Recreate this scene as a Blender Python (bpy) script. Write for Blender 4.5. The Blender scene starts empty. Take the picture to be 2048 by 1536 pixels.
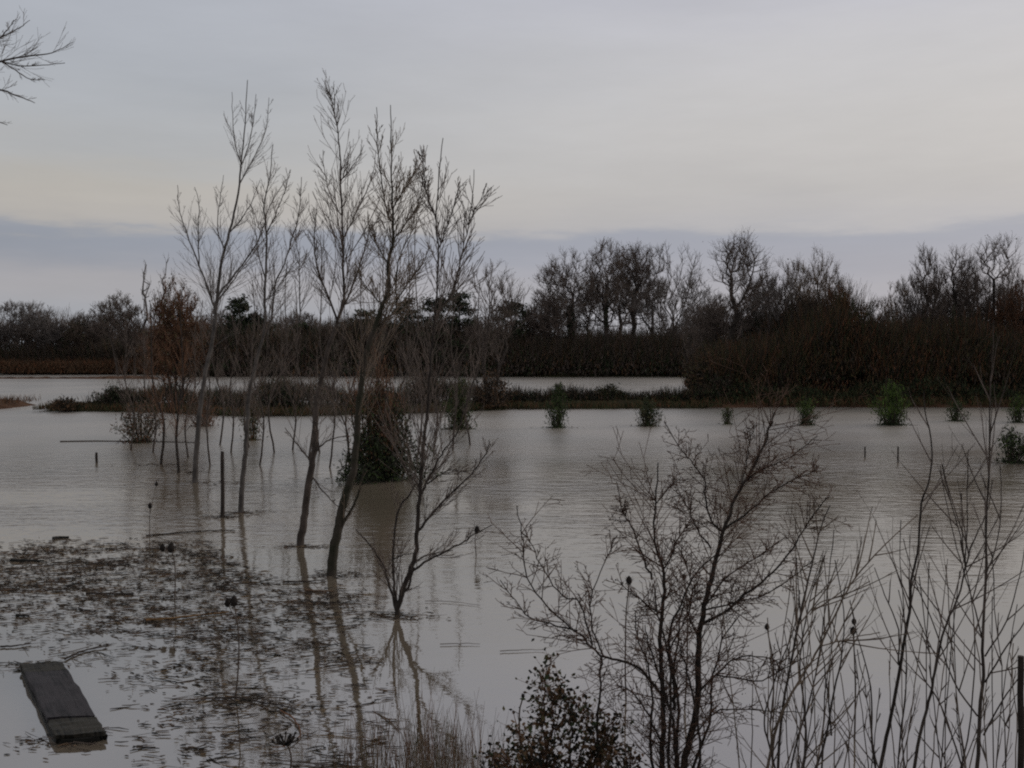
import bpy, math, random
import numpy as np
from mathutils import Vector

S = bpy.context.scene
COL = S.collection
R = math.radians

# ------------------------------------------------------------------ camera
CAM_H = 3.0
F = 2000.0                      # focal length in pixels of a 2048 px wide frame
PITCH = math.atan(68 / F)
cam = bpy.data.cameras.new('camera')
cam.sensor_width = 36.0
cam.lens = 36.0 * F / 2048.0
cam.clip_start = 0.05
cam.clip_end = 9000
camo = bpy.data.objects.new('camera', cam)
camo.location = (0, 0, CAM_H)
camo.rotation_euler = (math.pi / 2 - PITCH, 0, 0)
COL.objects.link(camo)
S.camera = camo

S.view_settings.view_transform = 'Standard'
S.view_settings.look = 'None'
S.view_settings.gamma = 1.0
S.view_settings.exposure = 0.10
S.view_settings.use_curve_mapping = False
S.cycles.pixel_filter_type = 'BLACKMAN_HARRIS'
S.cycles.filter_width = 2.1
S.cycles.max_bounces = 5
S.cycles.diffuse_bounces = 2
S.cycles.glossy_bounces = 3
S.cycles.volume_bounces = 0
S.cycles.use_denoising = False


def lin(r, g, b):
    def f(c):
        c /= 255.0
        return c / 12.92 if c <= 0.04045 else ((c + 0.055) / 1.055) ** 2.4
    return (f(r), f(g), f(b), 1.0)


# ------------------------------------------------------------------ sky
SUN_EL, SUN_AZ = R(24), R(62)            # azimuth measured from +Y towards +X
W = bpy.data.worlds.new('World')
S.world = W
W.use_nodes = True
nt = W.node_tree
nt.nodes.clear()
N, Lk = nt.nodes.new, nt.links.new
out = N('ShaderNodeOutputWorld')
bg = N('ShaderNodeBackground')
bg.inputs['Strength'].default_value = 0.1
Lk(bg.outputs[0], out.inputs[0])
sky = N('ShaderNodeTexSky')
sky.sky_type = 'NISHITA'
sky.sun_disc = False
sky.sun_elevation = SUN_EL
sky.sun_rotation = SUN_AZ
sky.air_density = 1.5
sky.dust_density = 3.0
tc = N('ShaderNodeTexCoord')
sep = N('ShaderNodeSeparateXYZ')
Lk(tc.outputs['Generated'], sep.inputs[0])


def math_node(op, a, b=None, c=None):
    m = N('ShaderNodeMath')
    m.operation = op
    for i, v in enumerate((a, b, c)):
        if v is None:
            continue
        if isinstance(v, (int, float)):
            m.inputs[i].default_value = v
        else:
            Lk(v, m.inputs[i])
    return m.outputs[0]


def sky_noise(sx, sz, scale, detail, rough=0.5):
    mp = N('ShaderNodeMapping')
    mp.inputs['Scale'].default_value = (sx, sx, sz)
    Lk(tc.outputs['Generated'], mp.inputs[0])
    n = N('ShaderNodeTexNoise')
    n.inputs['Scale'].default_value = scale
    n.inputs['Detail'].default_value = detail
    n.inputs['Roughness'].default_value = rough
    Lk(mp.outputs[0], n.inputs['Vector'])
    return n.outputs['Fac']


warp = sky_noise(1.0, 4.0, 2.2, 3)
warp2 = sky_noise(1.0, 7.0, 6.0, 7, 0.6)
zz = math_node('ADD', sep.outputs['Z'], math_node('MULTIPLY', math_node('SUBTRACT', warp, 0.5), 0.018))
zz = math_node('ADD', zz, math_node('MULTIPLY', math_node('SUBTRACT', warp2, 0.5), 0.045))


def ramp(fac, stops, interp='B_SPLINE'):
    r = N('ShaderNodeValToRGB')
    cr = r.color_ramp
    cr.interpolation = interp
    while len(cr.elements) > 1:
        cr.elements.remove(cr.elements[-1])
    cr.elements[0].position = stops[0][0]
    cr.elements[0].color = stops[0][1]
    for p, c in stops[1:]:
        e = cr.elements.new(p)
        e.color = c
    Lk(fac, r.inputs[0])
    return r.outputs[0]


SKY_R = [(0.0, lin(168, 169, 176)), (0.045, lin(172, 171, 178)), (0.075, lin(163, 164, 175)), (0.105, lin(156, 159, 172)), (0.112, lin(157, 160, 172)),
         (0.119, lin(179, 177, 181)), (0.15, lin(186, 183, 183)), (0.20, lin(194, 191, 190)), (0.25, lin(194, 192, 193)),
         (0.30, lin(193, 192, 196)), (0.36, lin(184, 184, 196)), (0.55, lin(186, 184, 187)), (1.0, lin(188, 185, 182))]
SKY_L = [(0.0, lin(158, 163, 171)), (0.035, lin(160, 163, 170)), (0.065, lin(170, 167, 170)), (0.085, lin(150, 154, 165)), (0.104, lin(146, 151, 163)), (0.112, lin(146, 151, 163)),
         (0.119, lin(177, 172, 168)), (0.15, lin(182, 177, 170)), (0.18, lin(174, 175, 177)), (0.25, lin(170, 174, 181)),
         (0.36, lin(172, 175, 184)), (0.55, lin(174, 174, 178)), (1.0, lin(184, 182, 179))]
cR = ramp(zz, SKY_R)
cL = ramp(zz, SKY_L)
side = N('ShaderNodeMapRange')
side.interpolation_type = 'SMOOTHSTEP'
side.inputs['From Min'].default_value = -0.42
side.inputs['From Max'].default_value = 0.30
Lk(math_node('ADD', sep.outputs['X'], math_node('MULTIPLY', math_node('SUBTRACT', warp, 0.5), 0.3)), side.inputs['Value'])
mx = N('ShaderNodeMix')
mx.data_type = 'RGBA'
Lk(side.outputs[0], mx.inputs['Factor'])
Lk(cL, mx.inputs['A'])
Lk(cR, mx.inputs['B'])
streak = sky_noise(1.0, 5.0, 3.5, 8, 0.6)
gain = math_node('ADD', 9.75, math_node('MULTIPLY', math_node('SUBTRACT', streak, 0.5), 2.6))
sc_ = N('ShaderNodeVectorMath')
sc_.operation = 'SCALE'
Lk(mx.outputs['Result'], sc_.inputs[0])
Lk(gain, sc_.inputs['Scale'])
mx2 = N('ShaderNodeMix')
mx2.data_type = 'RGBA'
mx2.inputs['Factor'].default_value = 0.93          # nearly closed cloud cover over the clear sky
Lk(sky.outputs[0], mx2.inputs['A'])
Lk(sc_.outputs[0], mx2.inputs['B'])
Lk(mx2.outputs['Result'], bg.inputs['Color'])

sun = bpy.data.lights.new('sun', 'SUN')
sun.energy = 0.9
sun.angle = R(25)
sun.color = (1.0, 0.93, 0.84)
suno = bpy.data.objects.new('sun', sun)
sd = Vector((math.sin(SUN_AZ) * math.cos(SUN_EL), math.cos(SUN_AZ) * math.cos(SUN_EL), math.sin(SUN_EL)))
suno.rotation_euler = sd.to_track_quat('Z', 'Y').to_euler()
suno.location = (30, 20, 40)
COL.objects.link(suno)

# ------------------------------------------------------------------ helpers
_c, _s = math.cos(PITCH), math.sin(PITCH)


def ray(px, py):
    dx, dy = (px - 1024) / F, (768 - py) / F
    return (dx, _c + dy * _s, -_s + dy * _c)


def at(px, py, Y):
    d = ray(px, py)
    t = Y / d[1]
    return (d[0] * t, Y, CAM_H + d[2] * t)


def gz(px, py, z=0.0):
    d = ray(px, py)
    t = (z - CAM_H) / d[2]
    return (d[0] * t, d[1] * t, z)


def depth(py):
    return gz(1024, py)[1]


def mat(name, color, rough=0.9, var=0.35, scale=3.0, spec=0.2, color2=None, bump=0.0, bscale=20.0):
    m = bpy.data.materials.new(name)
    m.use_nodes = True
    t = m.node_tree
    b = t.nodes['Principled BSDF']
    b.inputs['Roughness'].default_value = rough
    b.inputs['Specular IOR Level'].default_value = spec
    tcn = t.nodes.new('ShaderNodeTexCoord')
    n = t.nodes.new('ShaderNodeTexNoise')
    n.inputs['Scale'].default_value = scale
    n.inputs['Detail'].default_value = 5
    t.links.new(tcn.outputs['Object'], n.inputs['Vector'])
    cr = t.nodes.new('ShaderNodeValToRGB')
    c1 = tuple(c * (1 - var) for c in color)
    c2 = color2 if color2 else tuple(c * (1 + var) for c in color)
    cr.color_ramp.elements[0].position = 0.35
    cr.color_ramp.elements[1].position = 0.65
    cr.color_ramp.elements[0].color = (*c1, 1)
    cr.color_ramp.elements[1].color = (*c2, 1)
    t.links.new(n.outputs['Fac'], cr.inputs[0])
    t.links.new(cr.outputs[0], b.inputs['Base Color'])
    if bump:
        n2 = t.nodes.new('ShaderNodeTexNoise')
        n2.inputs['Scale'].default_value = bscale
        n2.inputs['Detail'].default_value = 6
        t.links.new(tcn.outputs['Object'], n2.inputs['Vector'])
        bp = t.nodes.new('ShaderNodeBump')
        bp.inputs['Strength'].default_value = bump
        bp.inputs['Distance'].default_value = 0.02
        t.links.new(n2.outputs['Fac'], bp.inputs['Height'])
        t.links.new(bp.outputs[0], b.inputs['Normal'])
    return m


M = dict(
    bark=mat('bark', (0.058, 0.046, 0.039), bump=0.6, scale=6),
    bark_grey=mat('bark_grey', (0.075, 0.066, 0.060), bump=0.5, scale=5),
    bark_dark=mat('bark_dark', (0.034, 0.027, 0.023), bump=0.6, scale=8),
    bark_moss=mat('bark_moss', (0.036, 0.036, 0.022), bump=0.6, scale=4, color2=(0.050, 0.040, 0.032)),
    twig=mat('twig', (0.105, 0.082, 0.070)),
    twig_grey=mat('twig_grey', (0.125, 0.110, 0.103)),
    twig_dark=mat('twig_dark', (0.074, 0.055, 0.044)),
    twig_rust=mat('twig_rust', (0.1162, 0.0589, 0.0341)),
    twig_tan=mat('twig_tan', (0.1473, 0.1116, 0.0837)),
    thorn=mat('thorn', (0.095, 0.056, 0.040)),
    leaf_dark=mat('leaf_dark', (0.032, 0.044, 0.020)),
    leaf_green=mat('leaf_green', (0.046, 0.068, 0.020)),
    leaf_bright=mat('leaf_bright', (0.070, 0.112, 0.022)),
    leaf_olive=mat('leaf_olive', (0.060, 0.054, 0.024)),
    leaf_brown=mat('leaf_brown', (0.105, 0.062, 0.034)),
    leaf_rust=mat('leaf_rust', (0.1360, 0.0576, 0.0288)),
    leaf_black=mat('leaf_black', (0.0192, 0.0192, 0.0144)),
    grass_tan=mat('grass_tan', (0.1750, 0.1250, 0.0750)),
    grass_brown=mat('grass_brown', (0.1063, 0.0688, 0.0438)),
    grass_green=mat('grass_green', (0.050, 0.055, 0.020)),
    soil=mat('soil', spec=0.05, color= (0.0480, 0.0384, 0.0256), scale=0.7, color2=(0.032, 0.034, 0.015), bump=0.8),
    soil_rust=mat('soil_rust', spec=0.05, color= (0.0800, 0.0448, 0.0288), scale=1.2, bump=0.8),
    wood_grey=mat('wood_grey', (0.052, 0.046, 0.052), rough=0.7, scale=7, spec=0.4, bump=0.9, bscale=45),
    wood_olive=mat('wood_olive', (0.045, 0.042, 0.034), rough=0.6, scale=7, bump=0.5, bscale=30),
    wood_black=mat('wood_black', (0.0120, 0.0120, 0.0100), rough=0.6),
    wood_orange=mat('wood_orange', (0.1500, 0.0850, 0.0350), scale=5),
    seed=mat('seed', (0.0180, 0.0140, 0.0120)),
)


class MB:
    """collects verts / quads and links them as one mesh object"""

    def __init__(self, mats):
        self.mats = mats
        self.v, self.f, self.m, self.n = [], [], [], 0
        self.seg = []

    def add(self, v, f, m):
        self.v.append(np.asarray(v, dtype=np.float64).reshape(-1, 3))
        f = np.asarray(f, dtype=np.int64).reshape(-1, 4) + self.n
        self.f.append(f)
        self.m.append(np.full(len(f), m, dtype=np.int32) if np.isscalar(m) else np.asarray(m, dtype=np.int32))
        self.n += len(self.v[-1])

    def tube(self, pts, rad, sides=6, m=0, bump=0.0, rng=None):
        p = np.asarray(pts, dtype=float)
        n = len(p)
        t = np.gradient(p, axis=0)
        t /= np.linalg.norm(t, axis=1)[:, None] + 1e-12
        ref = np.array([0.31, 0.95, 0.05])
        u = np.cross(t, ref)
        u /= np.linalg.norm(u, axis=1)[:, None] + 1e-12
        w = np.cross(t, u)
        a = np.arange(sides) * 2 * math.pi / sides
        r = np.asarray(rad, dtype=float).reshape(-1, 1, 1)
        if bump and rng is not None:
            r = r * (1 + bump * rng.standard_normal((n, sides, 1)))
        ring = p[:, None, :] + r * (np.cos(a)[None, :, None] * u[:, None, :] + np.sin(a)[None, :, None] * w[:, None, :])
        v = ring.reshape(-1, 3)
        i, j = np.meshgrid(np.arange(n - 1), np.arange(sides), indexing='ij')
        k = (j + 1) % sides
        f = np.stack([i * sides + j, i * sides + k, (i + 1) * sides + k, (i + 1) * sides + j], -1).reshape(-1, 4)
        self.add(v, f, m)
        # end caps as a fan of quads onto the centre (degenerate-free: use two opposing quads)
        if sides == 6:
            b0 = self.n - len(v)
            e0 = (n - 1) * sides
            self.f.append(np.array([[b0, b0 + 1, b0 + 2, b0 + 3], [b0 + 3, b0 + 4, b0 + 5, b0],
                                    [b0 + e0 + 3, b0 + e0 + 2, b0 + e0 + 1, b0 + e0], [b0 + e0, b0 + e0 + 5, b0 + e0 + 4, b0 + e0 + 3]]))
            self.m.append(np.full(4, m, dtype=np.int32))

    def segs(self, p0, p1, r0, r1, m):
        """three-sided tapered prisms, vectorised"""
        p0, p1 = np.asarray(p0, float), np.asarray(p1, float)
        K = len(p0)
        if not K:
            return
        r0, r1 = np.broadcast_to(r0, (K,)), np.broadcast_to(r1, (K,))
        t = p1 - p0
        t /= np.linalg.norm(t, axis=1)[:, None] + 1e-12
        u = np.cross(t, np.array([0.31, 0.95, 0.05]))
        u /= np.linalg.norm(u, axis=1)[:, None] + 1e-12
        w = np.cross(t, u)
        vs = []
        for P, rr in ((p0, r0), (p1, r1)):
            for k in range(3):
                a = k * 2 * math.pi / 3
                vs.append(P + rr[:, None] * (math.cos(a) * u + math.sin(a) * w))
        v = np.stack(vs, 1).reshape(-1, 3)
        b = (np.arange(K) * 6)[:, None]
        f = np.concatenate([b + np.array([0, 1, 4, 3]), b + np.array([1, 2, 5, 4]), b + np.array([2, 0, 3, 5])], 1).reshape(-1, 4)
        mm = m if np.isscalar(m) else np.repeat(m, 3)
        self.add(v, f, mm)

    def blades(self, c, d, L, Wd, m, rng, flat=False):
        """leaf blades: folded quads centred at c along d"""
        c, d = np.asarray(c, float), np.asarray(d, float)
        K = len(c)
        if not K:
            return
        d = d / (np.linalg.norm(d, axis=1)[:, None] + 1e-12)
        if flat:
            n = np.tile([0.0, 0.0, 1.0], (K, 1)) + 0.12 * rng.standard_normal((K, 3))
        else:
            n = rng.standard_normal((K, 3))
        u = np.cross(d, n)
        u /= np.linalg.norm(u, axis=1)[:, None] + 1e-12
        L = np.broadcast_to(L, (K,))[:, None]
        Wd = np.broadcast_to(Wd, (K,))[:, None]
        a = c - d * L / 2
        b = c + d * L / 2
        v = np.stack([a, c + u * Wd / 2 - d * L * 0.08, b, c - u * Wd / 2 - d * L * 0.08], 1).reshape(-1, 3)
        f = (np.arange(K) * 4)[:, None] + np.arange(4)
        self.add(v, f, m)

    def flush(self):
        if self.seg:
            a = np.array([s[:8] for s in self.seg], float)
            self.segs(a[:, 0:3], a[:, 3:6], a[:, 6], a[:, 7], np.array([s[8] for s in self.seg], dtype=np.int32))
            self.seg = []

    def build(self, name, parent=None, origin=(0, 0, 0), smooth=True):
        self.flush()
        if not self.v:
            return None
        v = np.concatenate(self.v) - np.asarray(origin, float)
        f = np.concatenate(self.f)
        mi = np.concatenate(self.m)
        me = bpy.data.meshes.new(name)
        me.vertices.add(len(v))
        me.vertices.foreach_set('co', v.astype(np.float32).ravel())
        me.loops.add(f.size)
        me.loops.foreach_set('vertex_index', f.astype(np.int32).ravel())
        me.polygons.add(len(f))
        me.polygons.foreach_set('loop_start', (np.arange(len(f)) * 4).astype(np.int32))
        me.polygons.foreach_set('loop_total', np.full(len(f), 4, dtype=np.int32))
        for mm in self.mats:
            me.materials.append(M[mm] if isinstance(mm, str) else mm)
        me.polygons.foreach_set('material_index', mi)
        me.polygons.foreach_set('use_smooth', np.full(len(f), smooth, dtype=bool))
        me.update(calc_edges=True)
        me.validate()
        o = bpy.data.objects.new(name, me)
        COL.objects.link(o)
        if parent:
            o.parent = parent
        else:
            o.location = origin
        return o


def tag(o, label=None, cat=None, group=None, kind=None):
    if label: o['label'] = label
    if cat: o['category'] = cat
    if group: o['group'] = group
    if kind: o['kind'] = kind
    return o


def thing(name, loc, label, cat, group=None):
    o = bpy.data.objects.new(name, None)
    o.empty_display_size = 0.2
    o.location = loc
    COL.objects.link(o)
    return tag(o, label, cat, group)


def norm(d):
    l = math.sqrt(d[0] * d[0] + d[1] * d[1] + d[2] * d[2]) + 1e-12
    return (d[0] / l, d[1] / l, d[2] / l)


def fork(d, ang, rn, flatten=1.0):
    """direction leaving d at angle ang, random azimuth"""
    a = rn.random() * 2 * math.pi
    ref = (0.0, 0.0, 1.0) if abs(d[2]) < 0.9 else (1.0, 0.0, 0.0)
    u = norm((d[1] * ref[2] - d[2] * ref[1], d[2] * ref[0] - d[0] * ref[2], d[0] * ref[1] - d[1] * ref[0]))
    w = (d[1] * u[2] - d[2] * u[1], d[2] * u[0] - d[0] * u[2], d[0] * u[1] - d[1] * u[0])
    ca, sa = math.cos(ang), math.sin(ang)
    c2, s2 = math.cos(a) * sa, math.sin(a) * sa
    return norm((d[0] * ca + u[0] * c2 + w[0] * s2, (d[1] * ca + u[1] * c2 + w[1] * s2) * flatten, d[2] * ca + u[2] * c2 + w[2] * s2))


def grow(mb, p, d, L, r, lvl, P, rn, tips=None):
    """recursive branch. P: dict(levels, n, ang, ratio, wob, trop, rmin, start, mats)"""
    nseg = P.get('seg', (7, 5, 4, 3))[min(lvl, 3)]
    pts, dirs = [p], [d]
    st = L / nseg
    wob = P['wob']
    tr = P['trop'][min(lvl, len(P['trop']) - 1)]
    for i in range(nseg):
        d = norm((d[0] + rn.gauss(0, wob), d[1] + rn.gauss(0, wob), d[2] + rn.gauss(0, wob) + tr))
        p = (p[0] + d[0] * st, p[1] + d[1] * st, p[2] + d[2] * st)
        pts.append(p)
        dirs.append(d)
    rm = P['rmin']
    tip = P.get('tip', 0.25)
    rad = [max(rm, r * (1 - (1 - tip) * i / nseg)) for i in range(nseg + 1)]
    m = P['mats'][min(lvl, len(P['mats']) - 1)]
    tgt = mb[0] if lvl == 0 else mb[1]
    if rad[0] > rm * 2.2 and lvl < 2:
        tgt.tube(pts, rad, 6 if lvl == 0 else 5, m)
    else:
        for i in range(nseg):
            tgt.seg.append((*pts[i], *pts[i + 1], rad[i], rad[i + 1], m))
    if lvl < P['levels']:
        n = P['n'][lvl]
        n = max(1, int(round(n * rn.uniform(0.8, 1.2))))
        s0 = P['start'][min(lvl, len(P['start']) - 1)]
        for k in range(n):
            t = s0 + (1 - s0) * (k + rn.random()) / n
            x = min(t * nseg, nseg - 1e-3)
            i = int(x)
            fr = x - i
            q = tuple(pts[i][j] + (pts[i + 1][j] - pts[i][j]) * fr for j in range(3))
            ang = P['ang'][min(lvl, len(P['ang']) - 1)] * rn.uniform(0.7, 1.25)
            dd = fork(dirs[i + 1], ang, rn)
            shp = 1.0 - P.get('cone', 0.55) * ((t - s0) / (1 - s0))
            ll = L * P['ratio'][min(lvl, len(P['ratio']) - 1)] * shp * rn.uniform(0.7, 1.15)
            grow(mb, q, dd, ll, max(rm, rad[i] * P.get('thin', 0.55)), lvl + 1, P, rn, tips)
    elif tips is not None:
        tips.append(pts[-1])
        tips.append(pts[len(pts) // 2])


def smooth_line(pts, rn, k=4, amp=0.0):
    """Catmull-Rom through 3D points"""
    P = [np.array(p, float) for p in pts]
    P = [2 * P[0] - P[1]] + P + [2 * P[-1] - P[-2]]
    o = []
    for i in range(1, len(P) - 2):
        a, b, c, d = P[i - 1], P[i], P[i + 1], P[i + 2]
        for j in range(k):
            t = j / k
            q = 0.5 * (2 * b + (c - a) * t + (2 * a - 5 * b + 4 * c - d) * t * t + (3 * b - a - 3 * c + d) * t ** 3)
            if amp and (i > 1 or j > 0):
                q = q + np.array([rn.gauss(0, amp), rn.gauss(0, amp), rn.gauss(0, amp * 0.5)])
            o.append(q)
    o.append(P[-2])
    return np.array(o)


# ------------------------------------------------------------------ water
def water_material():
    m = bpy.data.materials.new('muddy_water')
    m.use_nodes = True
    t = m.node_tree
    b = t.nodes['Principled BSDF']
    b.inputs['IOR'].default_value = 2.6
    b.inputs['Specular IOR Level'].default_value = 1.0
    g = t.nodes.new('ShaderNodeNewGeometry')

    def noise(sx, sy, scale, detail, rough=0.5):
        mp = t.nodes.new('ShaderNodeMapping')
        mp.inputs['Scale'].default_value = (sx, sy, 1)
        t.links.new(g.outputs['Position'], mp.inputs[0])
        n = t.nodes.new('ShaderNodeTexNoise')
        n.inputs['Scale'].default_value = scale
        n.inputs['Detail'].default_value = detail
        n.inputs['Roughness'].default_value = rough
        t.links.new(mp.outputs[0], n.inputs['Vector'])
        return n.outputs['Fac']
    # silt clouds
    cr = t.nodes.new('ShaderNodeValToRGB')
    cr.color_ramp.elements[0].position = 0.35
    cr.color_ramp.elements[0].color = (0.095, 0.080, 0.060, 1)
    cr.color_ramp.elements[1].position = 0.66
    cr.color_ramp.elements[1].color = (0.165, 0.135, 0.104, 1)
    t.links.new(noise(1, 1, 0.16, 4), cr.inputs[0])
    t.links.new(cr.outputs[0], b.inputs['Base Color'])
    # wind-roughened and calm patches
    rr = t.nodes.new('ShaderNodeMapRange')
    rr.inputs['From Min'].default_value = 0.38
    rr.inputs['From Max'].default_value = 0.62
    rr.inputs['To Min'].default_value = 0.01
    rr.inputs['To Max'].default_value = 0.04
    wn = noise(0.35, 1.0, 0.22, 3)
    t.links.new(wn, rr.inputs['Value'])
    # ripples too fine to model widen the reflection, more so on the open water further out
    sx_ = t.nodes.new('ShaderNodeSeparateXYZ')
    t.links.new(g.outputs['Position'], sx_.inputs[0])
    fr = t.nodes.new('ShaderNodeMapRange')
    fr.interpolation_type = 'SMOOTHSTEP'
    fr.inputs['From Min'].default_value = 15.0
    fr.inputs['From Max'].default_value = 42.0
    fr.inputs['To Min'].default_value = 0.0
    fr.inputs['To Max'].default_value = 0.36
    t.links.new(sx_.outputs['Y'], fr.inputs['Value'])
    am = t.nodes.new('ShaderNodeMath')
    am.operation = 'ADD'
    t.links.new(rr.outputs[0], am.inputs[0])
    t.links.new(fr.outputs[0], am.inputs[1])
    t.links.new(am.outputs[0], b.inputs['Roughness'])
    a1 = noise(0.45, 1.0, 9.0, 3)
    a2 = noise(0.4, 1.0, 3.4, 3)
    ad = t.nodes.new('ShaderNodeMath')
    ad.operation = 'MULTIPLY_ADD'
    t.links.new(a2, ad.inputs[0])
    ad.inputs[1].default_value = 1.6
    t.links.new(a1, ad.inputs[2])
    bp = t.nodes.new('ShaderNodeBump')
    bp.inputs['Distance'].default_value = 0.02
    st = t.nodes.new('ShaderNodeMapRange')
    st.inputs['From Min'].default_value = 0.38
    st.inputs['From Max'].default_value = 0.62
    st.inputs['To Min'].default_value = 0.12
    st.inputs['To Max'].default_value = 0.42
    t.links.new(wn, st.inputs['Value'])
    nb = t.nodes.new('ShaderNodeMapRange')
    nb.inputs['From Min'].default_value = 9.0
    nb.inputs['From Max'].default_value = 24.0
    nb.inputs['To Min'].default_value = 0.16
    nb.inputs['To Max'].default_value = 2.2
    t.links.new(sx_.outputs['Y'], nb.inputs['Value'])
    mu = t.nodes.new('ShaderNodeMath')
    mu.operation = 'MULTIPLY'
    t.links.new(st.outputs[0], mu.inputs[0])
    t.links.new(nb.outputs[0], mu.inputs[1])
    t.links.new(mu.outputs[0], bp.inputs['Strength'])
    t.links.new(ad.outputs[0], bp.inputs['Height'])
    t.links.new(bp.outputs[0], b.inputs['Normal'])
    return m


wm = MB([water_material()])
wm.add([(-4000, -60, 0), (4000, -60, 0), (4000, 7000, 0), (-4000, 7000, 0)], [(0, 1, 2, 3)], 0)
tag(wm.build('flood_water', smooth=False), kind='structure')

nrg = np.random.default_rng(11)


def wob1(x, seed, freqs=((0.11, 1.0), (0.31, 0.5), (0.83, 0.25), (2.1, 0.12))):
    r = random.Random(seed)
    s = 0
    for f, a in freqs:
        s = s + a * np.sin(x * f + r.random() * 6.28)
    return s


def land(name, xs, front, back, top, m, kind='structure', ny=14, seed=1, edge=1.5):
    """a low body of land: front(x), back(x) shores, top(x) height"""
    xs = np.asarray(xs, float)
    fy, by, tz = front(xs), back(xs), top(xs)
    rows = []
    r = np.random.default_rng(seed)
    dep = (by - fy)
    for j in range(ny + 1):
        t = j / ny
        y = fy + dep * t
        e = np.minimum(np.minimum(t, 1 - t) * dep / edge, 1.0)
        e = np.minimum(e, np.minimum(xs - xs[0], xs[-1] - xs) / 2.5)
        z = -0.35 + (tz + 0.35) * np.sqrt(np.clip(e, 0, 1)) + 0.05 * r.standard_normal(len(xs)) * e
        rows.append(np.stack([xs, y, z], 1))
    v = np.concatenate(rows)
    n = len(xs)
    i, j = np.meshgrid(np.arange(ny), np.arange(n - 1), indexing='ij')
    f = np.stack([i * n + j, i * n + j + 1, (i + 1) * n + j + 1, (i + 1) * n + j], -1).reshape(-1, 4)
    mb = MB([m])
    mb.add(v, f, 0)
    return tag(mb.build(name), kind=kind)


# near bank under the camera (photographer's side)
land('near_bank', np.linspace(-30, 30, 90), lambda x: -45 + 0 * x, lambda x: 5.9 + 0.15 * wob1(x * 4, 3), lambda x: 1.15 + 0.05 * wob1(x * 3, 4), 'soil', edge=3.2, ny=60)
# far land up to the horizon
land('far_field', np.linspace(-420, 420, 400), lambda x: 108 + 1.6 * wob1(x, 5) + np.where(x < -38, 12, 0), lambda x: 3800 + 0 * x, lambda x: 0.45 + 0.1 * wob1(x, 6), 'soil', ny=400, edge=3)
# right bank with the thicket
land('right_bank', np.linspace(5.5, 80, 260), lambda x: 52.0 + 0.5 * wob1(x * 1.3, 7), lambda x: 53.5 + np.clip((x - 5.5) * 1.1, 0.0, 14) + np.clip((x - 11) * 6, 0.0, 26) + 0.5 * wob1(x, 8), lambda x: 0.42 + 0.08 * wob1(x * 2, 9), 'soil_rust', ny=24)
# low bank across the middle
MBF = lambda x: np.interp(x, [-24, -18, -12, -8, -3, 0, 10, 12], [49.5, 47.8, 44.3, 44.8, 47.2, 50.4, 51.3, 52]) + 0.45 * wob1(x * 1.6, 12)
land('middle_bank', np.linspace(-23.6, 11.0, 280), MBF, lambda x: np.interp(x, [-24, -20, -14, -2, 2, 11], [50.6, 52.0, 54.5, 54.5, 53.2, 53.4]) + 0.4 * wob1(x, 13), lambda x: 0.24 + 0.08 * wob1(x * 2, 14), 'soil', ny=16, edge=0.9)
land('left_bank', np.linspace(-60, -25.4, 120), lambda x: 50.0 + 0.4 * wob1(x * 1.5, 15), lambda x: 55.0 + 0.5 * wob1(x, 16), lambda x: 0.45 + 0.05 * wob1(x, 17), 'soil_rust', ny=12)
land('far_spit', np.linspace(-75, -36, 80), lambda x: 103 + 0.7 * wob1(x, 18), lambda x: 106 + 0.5 * wob1(x, 19), lambda x: 0.30 + 0 * x, 'soil_rust', ny=8)


# ------------------------------------------------------------------ vegetation masses (nobody could count these)
def rdirs(n, up, r):
    d = r.standard_normal((n, 3))
    d[:, 2] = np.abs(d[:, 2]) + up
    return d


def thicket(name, label, x0, x1, yf, yb, hf, n, size, mats, wts, up=1.0, seed=1, twigs=0.35, z0=0.2, tw_r=0.012, tw_l=1.0):
    r = np.random.default_rng(seed)
    x = r.uniform(x0, x1, n)
    y = yf(x) + (yb(x) - yf(x)) * r.random(n)
    h = hf(x, y)
    z = z0 + h * r.random(n) ** 0.8
    mb = MB(mats)
    mi = r.choice(len(mats), n, p=np.array(wts) / sum(wts))
    # patches of one tone
    patch = (np.sin(x * 0.9 + 1.3 * np.sin(z * 1.1 + seed)) + np.sin(x * 0.37 + y * 0.5 + seed)) > 0.55
    mi = np.where(patch & (r.random(n) < 0.3), (len(mats) - 1), mi)
    s = size * r.uniform(0.6, 1.5, n)
    mb.blades(np.stack([x, y, z], 1), rdirs(n, up, r), s * 2.0, s * 0.42, mi, r)
    k = int(n * twigs)
    xx = r.uniform(x0, x1, k)
    yy = yf(xx) + (yb(xx) - yf(xx)) * r.random(k)
    hh = hf(xx, yy)
    zz_ = z0 + hh * r.uniform(0.3, 1.02, k)
    d = rdirs(k, 2.2, r)
    d /= np.linalg.norm(d, axis=1)[:, None]
    p0 = np.stack([xx, yy, zz_], 1)
    mb.segs(p0, p0 + d * (tw_l * r.uniform(0.4, 1.2, k))[:, None], tw_r, tw_r * 0.5, r.choice(len(mats), k))
    return tag(mb.build(name), label, 'undergrowth', kind='stuff')


def hmix(base, amp, seed, fx=1.0):
    def h(x, y):
        return np.maximum(0.15, base(x) * (1 + amp * 0.5 * wob1((x + 0.3 * y) * fx * 3, seed)))
    return h


pw = lambda px, Y: (px - 1024) / F * Y          # world x of a pixel column at depth Y


def interp(pairs):
    xs, hs = zip(*pairs)
    return lambda x: np.interp(x, xs, hs)


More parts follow.
